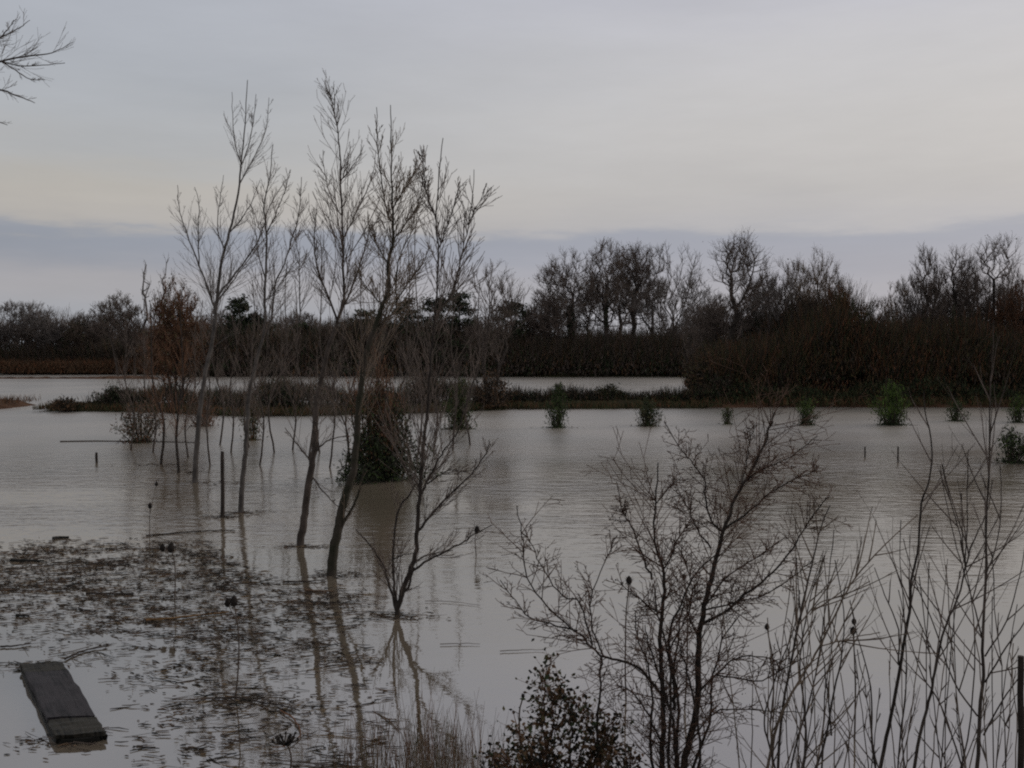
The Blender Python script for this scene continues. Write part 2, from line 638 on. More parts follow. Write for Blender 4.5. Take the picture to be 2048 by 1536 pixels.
# distant wood beyond everything, haze put into its lighter twig colours
thicket('distant_wood', 'grey-brown distant wood closing the horizon beyond the far field', -130, 130,
        lambda x: 165 + 0 * x, lambda x: 185 + 0 * x, hmix(interp([(-130, 7.0), (-60, 6.5), (-20, 6.4), (20, 5.4), (60, 6.5), (130, 7)]), 0.3, 31, 0.5),
        30000, 0.45, ['bark', 'twig', 'twig_grey', 'twig'], [3, 3, 1, 2], up=2.5, seed=2, twigs=0.8, tw_r=0.03, tw_l=2.5)
# hedgerow along far shore
Yh = 113
thicket('far_hedgerow', 'dark brown hedgerow running along the far shore of the flood', pw(-120, Yh), pw(1500, Yh),
        lambda x: 111 + 0 * x + np.where(x < -38, 11, 0), lambda x: 119 + 0 * x + np.where(x < -38, 11, 0),
        hmix(interp([(pw(-120, Yh), 1.6), (pw(180, Yh), 2.0), (pw(260, Yh), 3.6), (pw(440, Yh), 4.4), (pw(560, Yh), 3.8), (pw(800, Yh), 4.2), (pw(960, Yh), 4.3), (pw(1060, Yh), 2.7), (pw(1420, Yh), 3.0)]), 0.3, 33, 0.7),
        85000, 0.22, ['twig_dark', 'bark', 'twig', 'leaf_brown', 'leaf_dark'], [3, 3, 2, 2, 2], up=2.0, seed=3, twigs=0.7, tw_r=0.02, tw_l=2.2)
thicket('far_reeds', 'low rust-coloured reeds fringing the far shore at the left', pw(-100, 122), pw(330, 115),
        lambda x: 108 + np.where(x < -38, 12, 0), lambda x: 111 + np.where(x < -38, 11, 0), lambda x, y: 1.3 + 0.2 * wob1(x, 3),
        6000, 0.16, ['leaf_brown', 'leaf_rust', 'grass_brown'], [3, 2, 2], up=3, seed=4, twigs=0.5, tw_r=0.015, tw_l=0.6)
# thicket on the right bank
Yr = 56
thicket('bramble_thicket', 'rusty brown bramble and willow thicket packed along the right bank', pw(1400, Yr), pw(2300, Yr),
        lambda x: 53.0 + 0 * x, lambda x: np.minimum(54.2 + (x - 5.5) * 0.9, 63),
        hmix(interp([(pw(1400, Yr), 1.6), (pw(1440, Yr), 2.4), (pw(1500, Yr), 2.8), (pw(1600, Yr), 3.0), (pw(1680, Yr), 3.6), (pw(1720, Yr), 2.6), (pw(1800, Yr), 2.7), (pw(1900, Yr), 2.9), (pw(2048, Yr), 3.2), (pw(2300, Yr), 3.5)]), 0.60, 35, 0.9),
        125000, 0.105, ['leaf_brown', 'twig_dark', 'bark_dark', 'leaf_dark', 'leaf_black', 'leaf_olive', 'leaf_rust'], [5, 4, 3, 3, 2, 2, 1], up=2.6, seed=5, twigs=0.6, tw_r=0.012, tw_l=1.5)
thicket('bramble_fringe', 'dark green bramble fringe at the foot of the right bank', pw(1370, 53), pw(2300, 53),
        lambda x: 52.2 + 0 * x, lambda x: 53.6 + 0 * x, hmix(interp([(4, 0.7), (9, 0.8), (16, 1.1), (30, 1.3)]), 0.5, 36, 2.0),
        9000, 0.10, ['leaf_dark', 'leaf_black', 'leaf_olive', 'leaf_brown', 'leaf_dark'], [4, 4, 1, 2, 3], seed=6, twigs=0.2, z0=0.0, tw_l=0.4)
# middle bank cover
thicket('bank_bramble', 'dark brambles and dead stems covering the middle bank', -21.5, 10.5,
        lambda x: MBF(x) + 1.4, lambda x: 53.3 + 0 * x, hmix(interp([(-21.5, 0.2), (-17, 0.6), (-14, 0.85), (-8, 0.7), (-3, 0.8), (0, 0.6), (1.5, 0.35), (10, 0.4)]), 0.9, 37, 2.6),
        26000, 0.10, ['leaf_dark', 'leaf_black', 'leaf_brown', 'twig_dark', 'leaf_black'], [4, 4, 2, 2, 3], seed=7, twigs=0.35, z0=0.2, tw_l=0.5)


def grass_strip(name, label, x0, x1, yf, yb, n, h, mats, wts, seed, z=0.0, lean=0.35, w=0.018):
    r = np.random.default_rng(seed)
    x = r.uniform(x0, x1, n)
    x = x + 0.12 * np.sin(x * 9)
    y = yf(x) + (yb(x) - yf(x)) * r.random(n)
    d = r.standard_normal((n, 3)) * lean
    d[:, 2] = 1
    L = h * r.uniform(0.45, 1.3, n)
    d /= np.linalg.norm(d, axis=1)[:, None]
    c = np.stack([x, y, z + L * 0.45], 1)
    mb = MB(mats)
    mb.blades(c, d, L, w, r.choice(len(mats), n, p=np.array(wts) / sum(wts)), r)
    return tag(mb.build(name), label, 'grass', kind='stuff')


grass_strip('bank_grass', 'olive grass fringing the waterline of the middle bank', -23.3, 10.8, lambda x: MBF(x) + 0.15, lambda x: MBF(x) + 2.6, 26000, 0.36,
            ['leaf_olive', 'leaf_rust', 'leaf_dark', 'leaf_brown'], [3, 1, 4, 4], 41, z=0.05, w=0.03)
grass_strip('left_bank_grass', 'rust-brown dead grass on the small bank at the left edge', -60, -25.5, lambda x: 50 + 0 * x, lambda x: 54 + 0 * x, 7000, 0.45,
            ['leaf_rust', 'leaf_brown', 'twig_dark'], [2, 4, 4], 42, z=0.2, w=0.03)
grass_strip('right_bank_grass', 'brown and green grass along the waterline of the right bank', 4.8, 60, lambda x: 51.9 + 0 * x, lambda x: 54 + 0 * x, 14000, 0.5,
            ['leaf_brown', 'leaf_rust', 'grass_green', 'leaf_dark'], [3, 1, 2, 3], 43, z=0.1, w=0.03)
grass_strip('near_bank_grass', 'rough brown grass on the bank below the camera', -16, 16, lambda x: 1.2 + 0 * x, lambda x: 5.6 + 0 * x, 9000, 0.16,
            ['grass_brown', 'grass_green', 'grass_tan'], [3, 3, 1], 44, z=0.0, w=0.012)

# ------------------------------------------------------------------ far trees
# style: crown base, pull towards direct limbs, attractors, twigs per end, upward bias of the twigs
STY = {
    'open': (0.28, 0.30, 300, 5, 0.35), 'dense': (0.22, 0.28, 380, 6, 0.30),
    'upright': (0.14, 0.50, 230, 6, 1.10), 'fan': (0.16, 0.65, 260, 5, 0.55), 'broom': (0.08, 0.50, 620, 6, 0.9),
}


def far_tree(name, label, cat, px, Y, topy, wpx, style, bark, twig, seed, leaf=None, leafn=0, ivy=False, lean=0.0, group=None, base_z=0.3, stems=1, rad=None):
    """limbs reach for points spread through an uneven crown volume; limb thickness follows what each carries"""
    r = np.random.default_rng(seed)
    x = pw(px, Y)
    H = at(px, topy - 8, Y)[2] - base_z
    a_ = wpx * (1.62 if Y > 100 else 1.45) / F * Y / 2
    cb, pull, K, ntw, upb = STY[style]
    c_ = H * (1 - cb) / 2 * 0.95
    if wpx < 42:
        K, ntw = 26, 2
    zc = base_z + H * cb + c_
    cx_ = x + lean * H * 0.8
    # crown points: shells of several overlapping lobes
    nl = 5 + int(r.integers(0, 4)) + (stems > 2) * 3
    lobes = []
    for k in range(nl):
        v = r.standard_normal(3)
        v /= np.linalg.norm(v)
        if k == 0:
            v = np.array([0.1 * r.standard_normal(), 0, 0.9])
        q = r.uniform(0.35, 0.62)
        lobes.append((cx_ + v[0] * a_ * q, Y + v[1] * a_ * q, zc + v[2] * c_ * (0.60 if k == 0 else q), r.uniform(0.38, 0.55)))
    pts = []
    for k in range(K):
        lo = lobes[int(r.integers(0, nl))]
        v = r.standard_normal(3)
        v /= np.linalg.norm(v)
        q = r.random() ** 0.33 * lo[3]
        pts.append((lo[0] + v[0] * a_ * q, lo[1] + v[1] * a_ * q, lo[2] + v[2] * c_ * q * 0.9))
    pts = np.array(pts)
    pts = pts[pts[:, 2] > base_z + 0.1 * H]
    # starting stems
    P, par, plen, grown = [], [], [], []

    def addn(p, k):
        P.append(np.asarray(p, float))
        par.append(k)
        plen.append(0.0 if k < 0 else plen[k] + float(np.linalg.norm(P[-1] - P[k])))
        return len(P) - 1
    for st in range(stems):
        sx = 0 if stems == 1 else (st / (stems - 1) - 0.5) * a_ * 0.9 + r.normal(0, 0.1)
        top = H * (cb + (0.42 if style in ('dense', 'open') else 0.30) if stems == 1 else r.uniform(0.3, 0.55))
        k = -1
        bx = x + sx * 0.25
        w0 = r.normal(0, 0.012 * H, (8, 2))
        for t in range(8):
            f = t / 7
            k = addn((bx + (sx * 0.75 * f ** 1.3) + lean * H * f * 0.55 + w0[t, 0] * f, Y + w0[t, 1] * f + r.normal(0, 0.01), base_z - 0.35 + (top + 0.35) * f), k)
    root_n = len(P)
    order = np.argsort(np.linalg.norm((pts - np.array([x, Y, base_z + H * cb])) * np.array([1, 1, 0.8]), axis=1))
    for q in pts[order]:
        A = np.array(P)
        dv = q - A
        cost = np.linalg.norm(dv, axis=1) + pull * np.array(plen) + np.where(dv[:, 2] < 0, -dv[:, 2] * 1.6, 0)
        k = int(np.argmin(cost))
        d = float(np.linalg.norm(q - P[k]))
        nsub = max(1, min(4, int(d / (0.05 * H))))
        p0 = P[k]
        for t in range(1, nsub + 1):
            f = t / nsub
            m_ = p0 + (q - p0) * f + np.array([0, 0, -0.10 * d * f * (1 - f) * 2]) + (r.normal(0, 0.035 * d, 3) if t < nsub else 0)
            k = addn(m_, k)
    n = len(P)
    A = np.array(P)
    par_ = np.array(par)
    load = np.zeros(n)
    kids = np.zeros(n, int)
    for k in range(n - 1, -1, -1):
        if load[k] == 0:
            load[k] = 1
        if par_[k] >= 0:
            load[par_[k]] += load[k]
            kids[par_[k]] += 1
    r0 = (rad or 0.016 * H) / stems ** 0.4
    rr = r0 * (load / load.max()) ** 0.42
    rmin = 0.012 * max(1.0, Y / 62)
    rr = np.maximum(rr, rmin)
    base = (x, Y, base_z)
    root = thing(name, base, label, cat, group)
    tr, cr = MB([bark]), MB([bark, twig])
    for st in range(stems):
        ids = list(range(st * 8, st * 8 + 8))
        tr.tube(A[ids], rr[ids] * np.linspace(1.25, 1.0, 8), 6)
    idx = np.array([k for k in range(root_n, n)])
    cr.segs(A[par_[idx]], A[idx], np.minimum(rr[par_[idx]], rr[idx] * 1.25), rr[idx], np.where(load[idx] > 6, 0, 1))
    # fine twigs
    ends = np.array([k for k in range(root_n, n) if load[k] <= 2])
    if len(ends):
        e = np.repeat(ends, ntw)
        m = len(e)
        d0 = A[e] - A[par_[e]]
        d0 /= np.linalg.norm(d0, axis=1)[:, None] + 1e-9
        out_ = A[e] - np.array([cx_, Y, zc - c_ * 0.6])
        out_ /= np.linalg.norm(out_, axis=1)[:, None] + 1e-9
        d = d0 * 0.5 + out_ * 0.6 + r.standard_normal((m, 3)) * 0.50 + np.array([0, 0, upb])
        d /= np.linalg.norm(d, axis=1)[:, None]
        L = H * r.uniform(0.035, 0.10, m)
        p0 = A[e] - d0 * (r.random(m) * 0.02 * H)[:, None]
        p1 = p0 + d * (L * 0.5)[:, None]
        d2 = d + r.standard_normal((m, 3)) * 0.3 + np.array([0, 0, upb * 0.3])
        d2 /= np.linalg.norm(d2, axis=1)[:, None]
        p2 = p1 + d2 * (L * 0.5)[:, None]
        cr.segs(p0, p1, rmin * 0.8, rmin * 0.65, 1)
        cr.segs(p1, p2, rmin * 0.65, rmin * 0.4, 1)
        d3 = d + r.standard_normal((m, 3)) * 0.6
        d3 /= np.linalg.norm(d3, axis=1)[:, None]
        cr.segs(p1, p1 + d3 * (L * 0.4)[:, None], rmin * 0.6, rmin * 0.35, 1)
        T = np.concatenate([p1, p2])
    tr.build('trunk', root, base)
    cr.build('crown', root, base)
    if leaf and leafn:
        lb = MB(leaf)
        c = T[r.integers(0, len(T), leafn)] + 0.10 * r.standard_normal((leafn, 3)) * max(1, Y / 60)
        s_ = 0.075 * max(1, Y / 70) * r.uniform(0.6, 1.4, leafn)
        lb.blades(c, r.standard_normal((leafn, 3)), s_ * 1.3, s_ * 0.8, r.integers(0, len(leaf), leafn), r)
        lb.build('foliage', root, base)
    if ivy:
        k = 1500
        lb = MB(['leaf_dark', 'leaf_black'])
        t = r.random(k) ** 1.2
        a = r.random(k) * 6.283
        q = (0.30 + 0.45 * r.random(k)) * (1.15 - 0.7 * t) * (1 + 0.3 * np.sin(t * 9)) * (Y / 110) * ivy
        c = np.stack([x + np.cos(a) * q, Y + np.sin(a) * q, base_z + t * H * 0.55], 1)
        lb.blades(c, r.standard_normal((k, 3)), 0.30 * Y / 110, 0.24 * Y / 110, r.integers(0, 2, k), r)
        lb.build('ivy', root, base)
    return root


G1, G2, G3 = 'bare trees on the far shore', 'bare trees on the right bank', 'grey trees in the far left tree line'
YF = 114
far_tree('bare_tree', 'small dark tree left of the ivy-covered tree on the far shore', 'tree', 1088, YF, 575, 60, 'dense', 'bark_dark', 'twig', 101, group=G1)
far_tree('ivy_tree', 'dark round-crowned tree with a thick ivy-covered trunk on the far shore', 'tree', 1142, YF, 505, 120, 'dense', 'bark_dark', 'twig', 102, ['leaf_brown'], 260, ivy=0.9, group=G1)
far_tree('bare_tree', 'tall dark twiggy tree right of the ivy-covered tree, rounded crown', 'tree', 1212, YF - 2, 474, 110, 'dense', 'bark_dark', 'twig', 103, ['leaf_brown', 'leaf_olive'], 450, group=G1, ivy=0.4)
far_tree('bare_tree', 'tall brownish tree with one bare lower stem, second from the open-branched tree', 'tree', 1268, YF + 2, 482, 95, 'dense', 'bark_dark', 'twig', 104, ['leaf_brown'], 250, group=G1)
far_tree('bare_tree', 'pale open-branched tree with a wide airy fan of limbs against the sky', 'tree', 1342, YF - 1, 490, 165, 'fan', 'bark', 'twig_grey', 105, group=G1, rad=0.24)
far_tree('bare_tree', 'tallest tree on the right bank, leaning fork with a windswept tuft at its top', 'tree', 1450, 57, 460, 110, 'open', 'bark_dark', 'twig', 106, ['leaf_olive', 'leaf_brown'], 200, lean=0.10, group=G2)
far_tree('bare_tree', 'grey thin-stemmed tree just right of the leaning forked tree', 'tree', 1535, 58, 545, 100, 'upright', 'bark', 'twig_grey', 107, group=G2, stems=6)
far_tree('willow_tree', 'bushy tawny willow with upright twigs and a broad pale crown', 'tree', 1630, 58, 492, 150, 'upright', 'bark', 'twig_tan', 108, ['leaf_olive', 'leaf_brown'], 350, group=G2, stems=8)
far_tree('willow_tree', 'reddish-brown willow sloping down to the right of the broad tawny willow', 'tree', 1678, 57, 575, 90, 'upright', 'twig_rust', 'twig_rust', 109, ['leaf_rust'], 500, group=G2, stems=6)
far_tree('bare_tree', 'small thin sapling in the gap in the skyline between the willows', 'tree', 1722, 59, 590, 40, 'upright', 'bark', 'twig_grey', 110, group=G2)
far_tree('bare_tree', 'light brown twiggy tree right of the gap in the skyline', 'tree', 1780, 59, 562, 105, 'upright', 'bark', 'twig_tan', 111, ['leaf_brown'], 300, group=G2, stems=6)
far_tree('bare_tree', 'slender tree with a single thin leader poking above its neighbours', 'tree', 1852, 58, 488, 70, 'upright', 'bark', 'twig', 112, group=G2)
far_tree('bare_tree', 'dark branching tree between the slender leader and the tall right-hand tree', 'tree', 1908, 59, 492, 90, 'open', 'bark_dark', 'twig', 113, group=G2)
far_tree('bare_tree', 'tall spreading tree near the right edge with feathery top twigs', 'tree', 1985, 58, 466, 125, 'open', 'bark_dark', 'twig', 114, ['leaf_olive'], 200, group=G2)
far_tree('bare_tree', 'red-brown tree cut by the right edge of the photo', 'tree', 2050, 57, 560, 110, 'dense', 'bark_dark', 'twig_rust', 115, ['leaf_rust', 'leaf_brown'], 260, group=G2)
far_tree('bare_tree', 'bare tree on the right bank beyond the right edge', 'tree', 2150, 58, 500, 120, 'open', 'bark_dark', 'twig', 116, group=G2)
for i, (px, Y, ty, w_, st, tw, lb) in enumerate([
        (1115, 128, 575, 80, 'dense', 'twig_grey', 'grey tree in the back row, left of the ivy-covered tree'),
        (1178, 130, 560, 80, 'dense', 'twig_grey', 'grey tree in the back row, between the ivy-covered tree and the tall dark one'),
        (1240, 128, 545, 80, 'dense', 'twig_grey', 'grey tree in the back row, between the two tallest rounded trees'),
        (1305, 126, 555, 80, 'open', 'twig', 'brown tree in the back row, left of the pale open-branched tree'),
        (1395, 124, 555, 100, 'dense', 'twig_grey', 'grey tree in the back row, right of the pale open-branched tree'),
        (1425, 72, 600, 80, 'dense', 'twig', 'brown tree in the back row, behind the trunk of the leaning forked tree'),
        (1512, 70, 540, 90, 'upright', 'twig_grey', 'grey tree in the back row, between the leaning forked tree and the willow'),
        (1585, 72, 530, 90, 'upright', 'twig_grey', 'grey tree in the back row, behind the left shoulder of the tawny willow'),
        (1672, 70, 535, 90, 'upright', 'twig_grey', 'grey tree in the back row, behind the right shoulder of the tawny willow'),
        (1755, 72, 600, 70, 'dense', 'twig_grey', 'low grey tree in the back row, right of the gap in the skyline'),
        (1828, 70, 545, 90, 'upright', 'twig_grey', 'grey tree in the back row, left of the slender leader'),
        (1890, 72, 540, 90, 'upright', 'twig_grey', 'grey tree in the back row, right of the slender leader'),
        (1945, 70, 520, 90, 'upright', 'twig_grey', 'grey tree in the back row, left of the tall spreading tree'),
        (2030, 71, 525, 90, 'upright', 'twig_grey', 'grey tree in the back row at the right edge'),
        (440, 128, 618, 80, 'dense', 'twig_grey', 'grey tree in the back row, right of the rusty willow'),
        (600, 128, 625, 90, 'dense', 'twig_grey', 'grey tree in the back row, behind the second and wavy saplings')]):
    far_tree('back_row_tree', lb, 'tree', px, Y, ty, w_, st, 'bark', tw, 320 + i, group='bare trees of the back row', stems=3 if st == 'upright' else 1)
for i, (px, ty, w_, tw, lb) in enumerate([
        (-20, 640, 70, 'twig', 'low twiggy hedgerow tree cut by the left edge of the photo'),
        (50, 640, 70, 'twig', 'low twiggy hedgerow tree between the two taller trees at the far left'),
        (125, 655, 60, 'twig_grey', 'low pale twiggy tree in the dip of the far left hedgerow'),
        (100, 645, 70, 'twig', 'low twiggy hedgerow tree left of the dip in the far left hedgerow'),
        (180, 628, 80, 'twig_grey', 'grey twiggy hedgerow tree right of the dip in the far left hedgerow'),
        (215, 635, 70, 'twig', 'low twiggy hedgerow tree touching the left side of the green-grey tree'),
        (270, 615, 60, 'twig', 'low twiggy hedgerow tree just left of the rusty willow'),
        (450, 640, 70, 'twig', 'low twiggy hedgerow tree between the leftmost sapling and the narrow dark evergreen'),
        (560, 640, 80, 'twig', 'low twiggy hedgerow tree right behind the second sapling'),
        (650, 650, 80, 'twig_grey', 'low pale hedgerow tree behind the fork of the tall wavy sapling'),
        (700, 640, 70, 'twig', 'low twiggy hedgerow tree left of the squat evergreen by the twisting trunk'),
        (770, 650, 60, 'twig', 'low twiggy hedgerow tree left of the evergreen with the stepped top'),
        (960, 640, 70, 'twig', 'low twiggy hedgerow tree behind the fan-shaped bare shrub'),
        (1060, 615, 60, 'twig', 'low twiggy tree between the rightmost evergreen and the ivy-covered tree'),
        (1380, 640, 90, 'twig', 'low twiggy tree under the right side of the pale open-branched tree')]):
    far_tree('hedgerow_tree', lb, 'tree', px, 117 if px > 220 else 126, ty, w_, 'dense', 'bark', tw, 280 + i, group='low trees in the far hedgerow', rad=0.12)
for i, (px, ty, w_, st, tw, Y, n_, lb) in enumerate([
        (1400, 600, 90, 'upright', 'twig', 61, 4, 'short upright scrub tree left of the leaning forked tree'),
        (1490, 575, 90, 'upright', 'twig_dark', 60, 4, 'dark scrub tree directly right of the leaning forked tree'),
        (1570, 530, 90, 'upright', 'twig', 62, 5, 'upright scrub tree left of the broad tawny willow'),
        (1600, 590, 80, 'dense', 'twig_dark', 57, 2, 'low dark scrub tree under the left half of the tawny willow'),
        (1660, 545, 90, 'upright', 'twig', 62, 5, 'upright scrub tree behind the right half of the tawny willow'),
        (1750, 620, 70, 'upright', 'twig_tan', 58, 4, 'short tan scrub tree right beside the gap in the skyline'),
        (1815, 540, 90, 'upright', 'twig_grey', 62, 4, 'grey scrub tree left of the slender single leader'),
        (1880, 560, 80, 'upright', 'twig', 61, 4, 'brown scrub tree directly right of the slender single leader'),
        (1940, 540, 90, 'upright', 'twig_grey', 63, 5, 'grey scrub tree left of the tall spreading right-hand tree'),
        (1960, 600, 90, 'dense', 'twig_dark', 58, 3, 'low dark scrub tree under the tall spreading right-hand tree'),
        (2020, 530, 80, 'upright', 'twig', 62, 4, 'brown scrub tree between the tall spreading tree and the right edge'),
        (1525, 560, 100, 'dense', 'twig_grey', 61, 2, 'grey twiggy scrub tree right behind the dark one beside the leaning forked tree'),
        (1440, 590, 90, 'dense', 'twig', 60, 2, 'brown twiggy scrub tree under the crown of the leaning forked tree'),
        (1700, 630, 80, 'dense', 'twig_rust', 58, 2, 'low rusty scrub tree at the left side of the gap in the skyline'),
        (1840, 620, 90, 'dense', 'twig', 58, 3, 'low rounded scrub tree at the foot of the slender single leader')]):
    far_tree('scrub_tree', lb, 'tree', px, Y, ty, w_, st, 'bark_dark', tw, 250 + i, group='scrub trees on the right bank', stems=n_)
for i, (px, ty, w_, st, tw, lb) in enumerate([  # far left tree line: pale grey twig colours stand in for haze
        (-60, 620, 90, 'dense', 'twig', 'grey tree beyond the left edge of the far tree line'),
        (22, 600, 90, 'dense', 'twig_grey', 'greyish tree at the left edge of the photo on the far shore'),
        (75, 608, 75, 'dense', 'twig_grey', 'thin pale tree, second from the left edge on the far shore'),
        (100, 640, 40, 'upright', 'twig_grey', 'short pale tree beside the low gap in the far left tree line'),
        (155, 638, 60, 'dense', 'twig_dark', 'dark low tree in the middle of the far left tree line'),
        (190, 650, 60, 'dense', 'twig', 'brownish low tree between the dark low tree and the green-grey tree'),
        (243, 592, 75, 'dense', 'twig', 'green-grey rounded tree left of the rusty willow'),
        (292, 512, 26, 'upright', 'twig_grey', 'thin bare pole-like tree rising behind the left side of the rusty willow'),
        (336, 508, 30, 'upright', 'twig_grey', 'thin bare pole-like tree rising behind the top of the rusty willow')]):
    Y = 124 if px < 220 else 116
    far_tree('bare_tree', lb, 'tree', px, Y, ty, w_, st, 'bark', tw, 200 + i, ['leaf_dark', 'leaf_olive'] if px in (155, 243) else None, 500 if px in (155, 243) else 0, group=G3, stems=2 if st == 'dense' else 1, rad=0.14)


def conifer(label, px, Y, topy, wpx, seed, base_z=0.3, group='dark evergreens on the far shore'):
    """spreading pine-like evergreen: tiers of leafy boughs with an uneven outline"""
    r = np.random.default_rng(seed)
    rn = random.Random(seed)
    x = pw(px, Y)
    topz = at(px, topy, Y)[2]
    H = topz - base_z
    Wd = wpx / F * Y / 2
    base = (x, Y, base_z)
    root = thing('evergreen_tree', base, label, 'tree', group)
    t = MB(['bark_dark'])
    t.tube([(x, Y, base_z - 0.3), (x + 0.1, Y, base_z + H * 0.5), (x, Y, base_z + H * 0.96)], [0.16, 0.1, 0.03], 6)
    t.build('trunk', root, base)
    c = MB(['leaf_dark', 'leaf_black', 'bark_dark'])
    for k in range(64):
        f = rn.random() ** 0.8
        a = rn.random() * 6.283
        z = base_z + H * (0.15 + 0.83 * f)
        reach = Wd * (1.15 - 0.75 * f ** 1.6) * rn.uniform(0.45, 1.1)
        e = (x + math.cos(a) * reach, Y + math.sin(a) * reach, z + rn.uniform(-0.1, 0.5))
        c.seg.append((x, Y, z - 0.2, *e, 0.04, 0.015, 2))
        n = 55
        q = r.random(n) ** 0.5
        cc = np.stack([x + (e[0] - x) * q, Y + (e[1] - Y) * q, z + (e[2] - z) * q], 1) + r.standard_normal((n, 3)) * np.array([0.26, 0.26, 0.18])
        c.blades(cc, r.standard_normal((n, 3)) + np.array([math.cos(a), math.sin(a), 0.4]), 0.34, 0.17, r.integers(0, 2, n), r)
    c.build('foliage', root, base)
    return root


conifer('narrow dark evergreen behind the slender sapling right of the rusty willow', 480, 114, 600, 90, 301)
conifer('low dark evergreen right of the narrow dark evergreen', 520, 115, 630, 85, 302)
conifer('dark evergreen with a stepped top, left of the widest evergreen', 805, 114, 602, 125, 303)
conifer('dark evergreen joined to the widest evergreen on its left side', 868, 113, 596, 115, 304)
conifer('widest dark evergreen with a humped top on the far shore', 918, 113, 588, 135, 305)
conifer('dark evergreen at the right end of the evergreens, beside the fan-shaped bare shrub', 1022, 114, 604, 115, 306)
conifer('squat dark evergreen between the crooked sapling and the stepped evergreen', 735, 115, 622, 115, 307)
conifer('squat dark evergreen behind the pair of slender saplings', 610, 115, 648, 90, 308)

# fan-shaped bare shrub on the middle bank
far_tree('bare_shrub', 'fan-shaped bare grey shrub rising above the middle bank by the dark evergreens', 'shrub', 972, 60 - 8, 508, 120, 'fan', 'bark', 'twig', 120, base_z=0.3, stems=3)

# bushes on the banks
def bush(name, label, px, py, wpx, hpx, mats, n, size, seed, group=None, spread=0.55, stems=9, spire=0.0, base_z=None, up=1.0, Y=None, twig='twig_dark', part='foliage', under=0.0):
    """stems fanned from one root, leaves along each of them"""
    r = np.random.default_rng(seed)
    rn = random.Random(seed)
    b = gz(px, py) if Y is None else (pw(px, Y), Y, 0)
    base = (b[0], b[1], base_z if base_z is not None else 0.0)
    Y = base[1]
    Wd, H = wpx / F * Y / 2, hpx / F * Y
    root = thing(name, base, label, 'shrub', group)
    sb = MB([twig])
    lb = MB(mats)
    n = int(n * 1.35)
    per = max(4, n // stems)
    for k in range(stems):
        a = rn.random() * 6.283
        lean = rn.random() ** 0.7
        if spire and k < stems * spire:
            lean *= 0.12
        hh = H * (1 - 0.55 * lean ** 1.5) * rn.uniform(0.75, 1.0)
        e = np.array([base[0] + math.cos(a) * Wd * lean, base[1] + math.sin(a) * Wd * lean, base[2] + hh])
        m0 = np.array([base[0] + math.cos(a) * Wd * lean * 0.65, base[1] + math.sin(a) * Wd * lean * 0.65, base[2] + hh * 0.45])
        s0 = np.array([base[0] + math.cos(a) * Wd * 0.08, base[1] + math.sin(a) * Wd * 0.08, base[2] - 0.25])
        ln = smooth_line([s0, m0, e], rn, 4)
        sb.tube(ln, np.linspace(0.022, 0.006, len(ln)) * max(1, Y / 30), 3)
        q = r.random(per) ** 0.85 * (len(ln) - 1.001)
        i = q.astype(int)
        c = ln[i] + (ln[i + 1] - ln[i]) * (q - i)[:, None]
        sp = size * 1.6 + Wd * 0.16 * (1 - q / len(ln))
        c = c + r.standard_normal((per, 3)) * sp[:, None] * np.array([1, 1, 0.6])
        c[:, 2] = np.maximum(c[:, 2], base[2] + 0.01)
        s = size * r.uniform(0.6, 1.5, per)
        d = r.standard_normal((per, 3)) * 0.8 + (e - s0) / np.linalg.norm(e - s0) * up
        mi = r.integers(0, len(mats), per)
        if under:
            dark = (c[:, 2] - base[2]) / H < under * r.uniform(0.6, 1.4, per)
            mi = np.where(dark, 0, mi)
        lb.blades(c, d, s * 2.2, s * 0.55, mi, r)
    sb.build('stem', root, base)
    lb.build(part, root, base)
    return root


GB = 'half-drowned young evergreens in the open water'
bush('young_evergreen', 'dark green sapling bush standing behind the second slender sapling trunk', 507, 880, 50, 85, ['leaf_dark', 'leaf_olive', 'leaf_brown'], 700, 0.05, 401, GB, stems=12, spire=0.4)
bush('young_evergreen', 'olive sapling bush at the edge of the middle bank, right of the tall ivy clump', 922, 858, 95, 105, ['leaf_dark', 'leaf_green', 'leaf_olive', 'leaf_dark'], 2600, 0.06, 402, GB, stems=16, spire=0.4)
bush('young_evergreen', 'spire-shaped young evergreen alone in the water with a flared foot', 1116, 855, 58, 92, ['leaf_dark', 'leaf_dark', 'leaf_green'], 1700, 0.05, 403, GB, stems=20, spire=0.55)
bush('young_evergreen', 'low dark evergreen second right of the spire-shaped one, leaning to the left', 1293, 852, 62, 62, ['leaf_dark', 'leaf_olive', 'leaf_dark'], 1300, 0.05, 404, GB, stems=18, spire=0.2)
bush('young_evergreen', 'smallest sparse evergreen, above the thorn shrub between two dark ones', 1455, 848, 26, 38, ['leaf_dark', 'leaf_olive', 'leaf_green'], 420, 0.045, 405, GB, stems=9, spire=0.4)
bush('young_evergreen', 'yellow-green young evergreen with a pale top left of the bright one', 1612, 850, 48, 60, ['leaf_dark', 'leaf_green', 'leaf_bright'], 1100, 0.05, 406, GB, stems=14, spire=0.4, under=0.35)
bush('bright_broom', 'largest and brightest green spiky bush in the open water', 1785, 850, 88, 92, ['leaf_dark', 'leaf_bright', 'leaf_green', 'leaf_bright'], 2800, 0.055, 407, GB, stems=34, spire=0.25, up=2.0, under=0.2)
bush('young_evergreen', 'small flat-topped evergreen right of the bright green bush', 1912, 842, 50, 42, ['leaf_dark', 'leaf_green', 'leaf_dark'], 700, 0.05, 408, GB, stems=12, spire=0.25)
bush('young_evergreen', 'yellow-green evergreen behind the leafy shrub at the right edge', 2036, 845, 48, 60, ['leaf_dark', 'leaf_green', 'leaf_bright'], 900, 0.05, 409, GB, stems=14, spire=0.4, under=0.3)
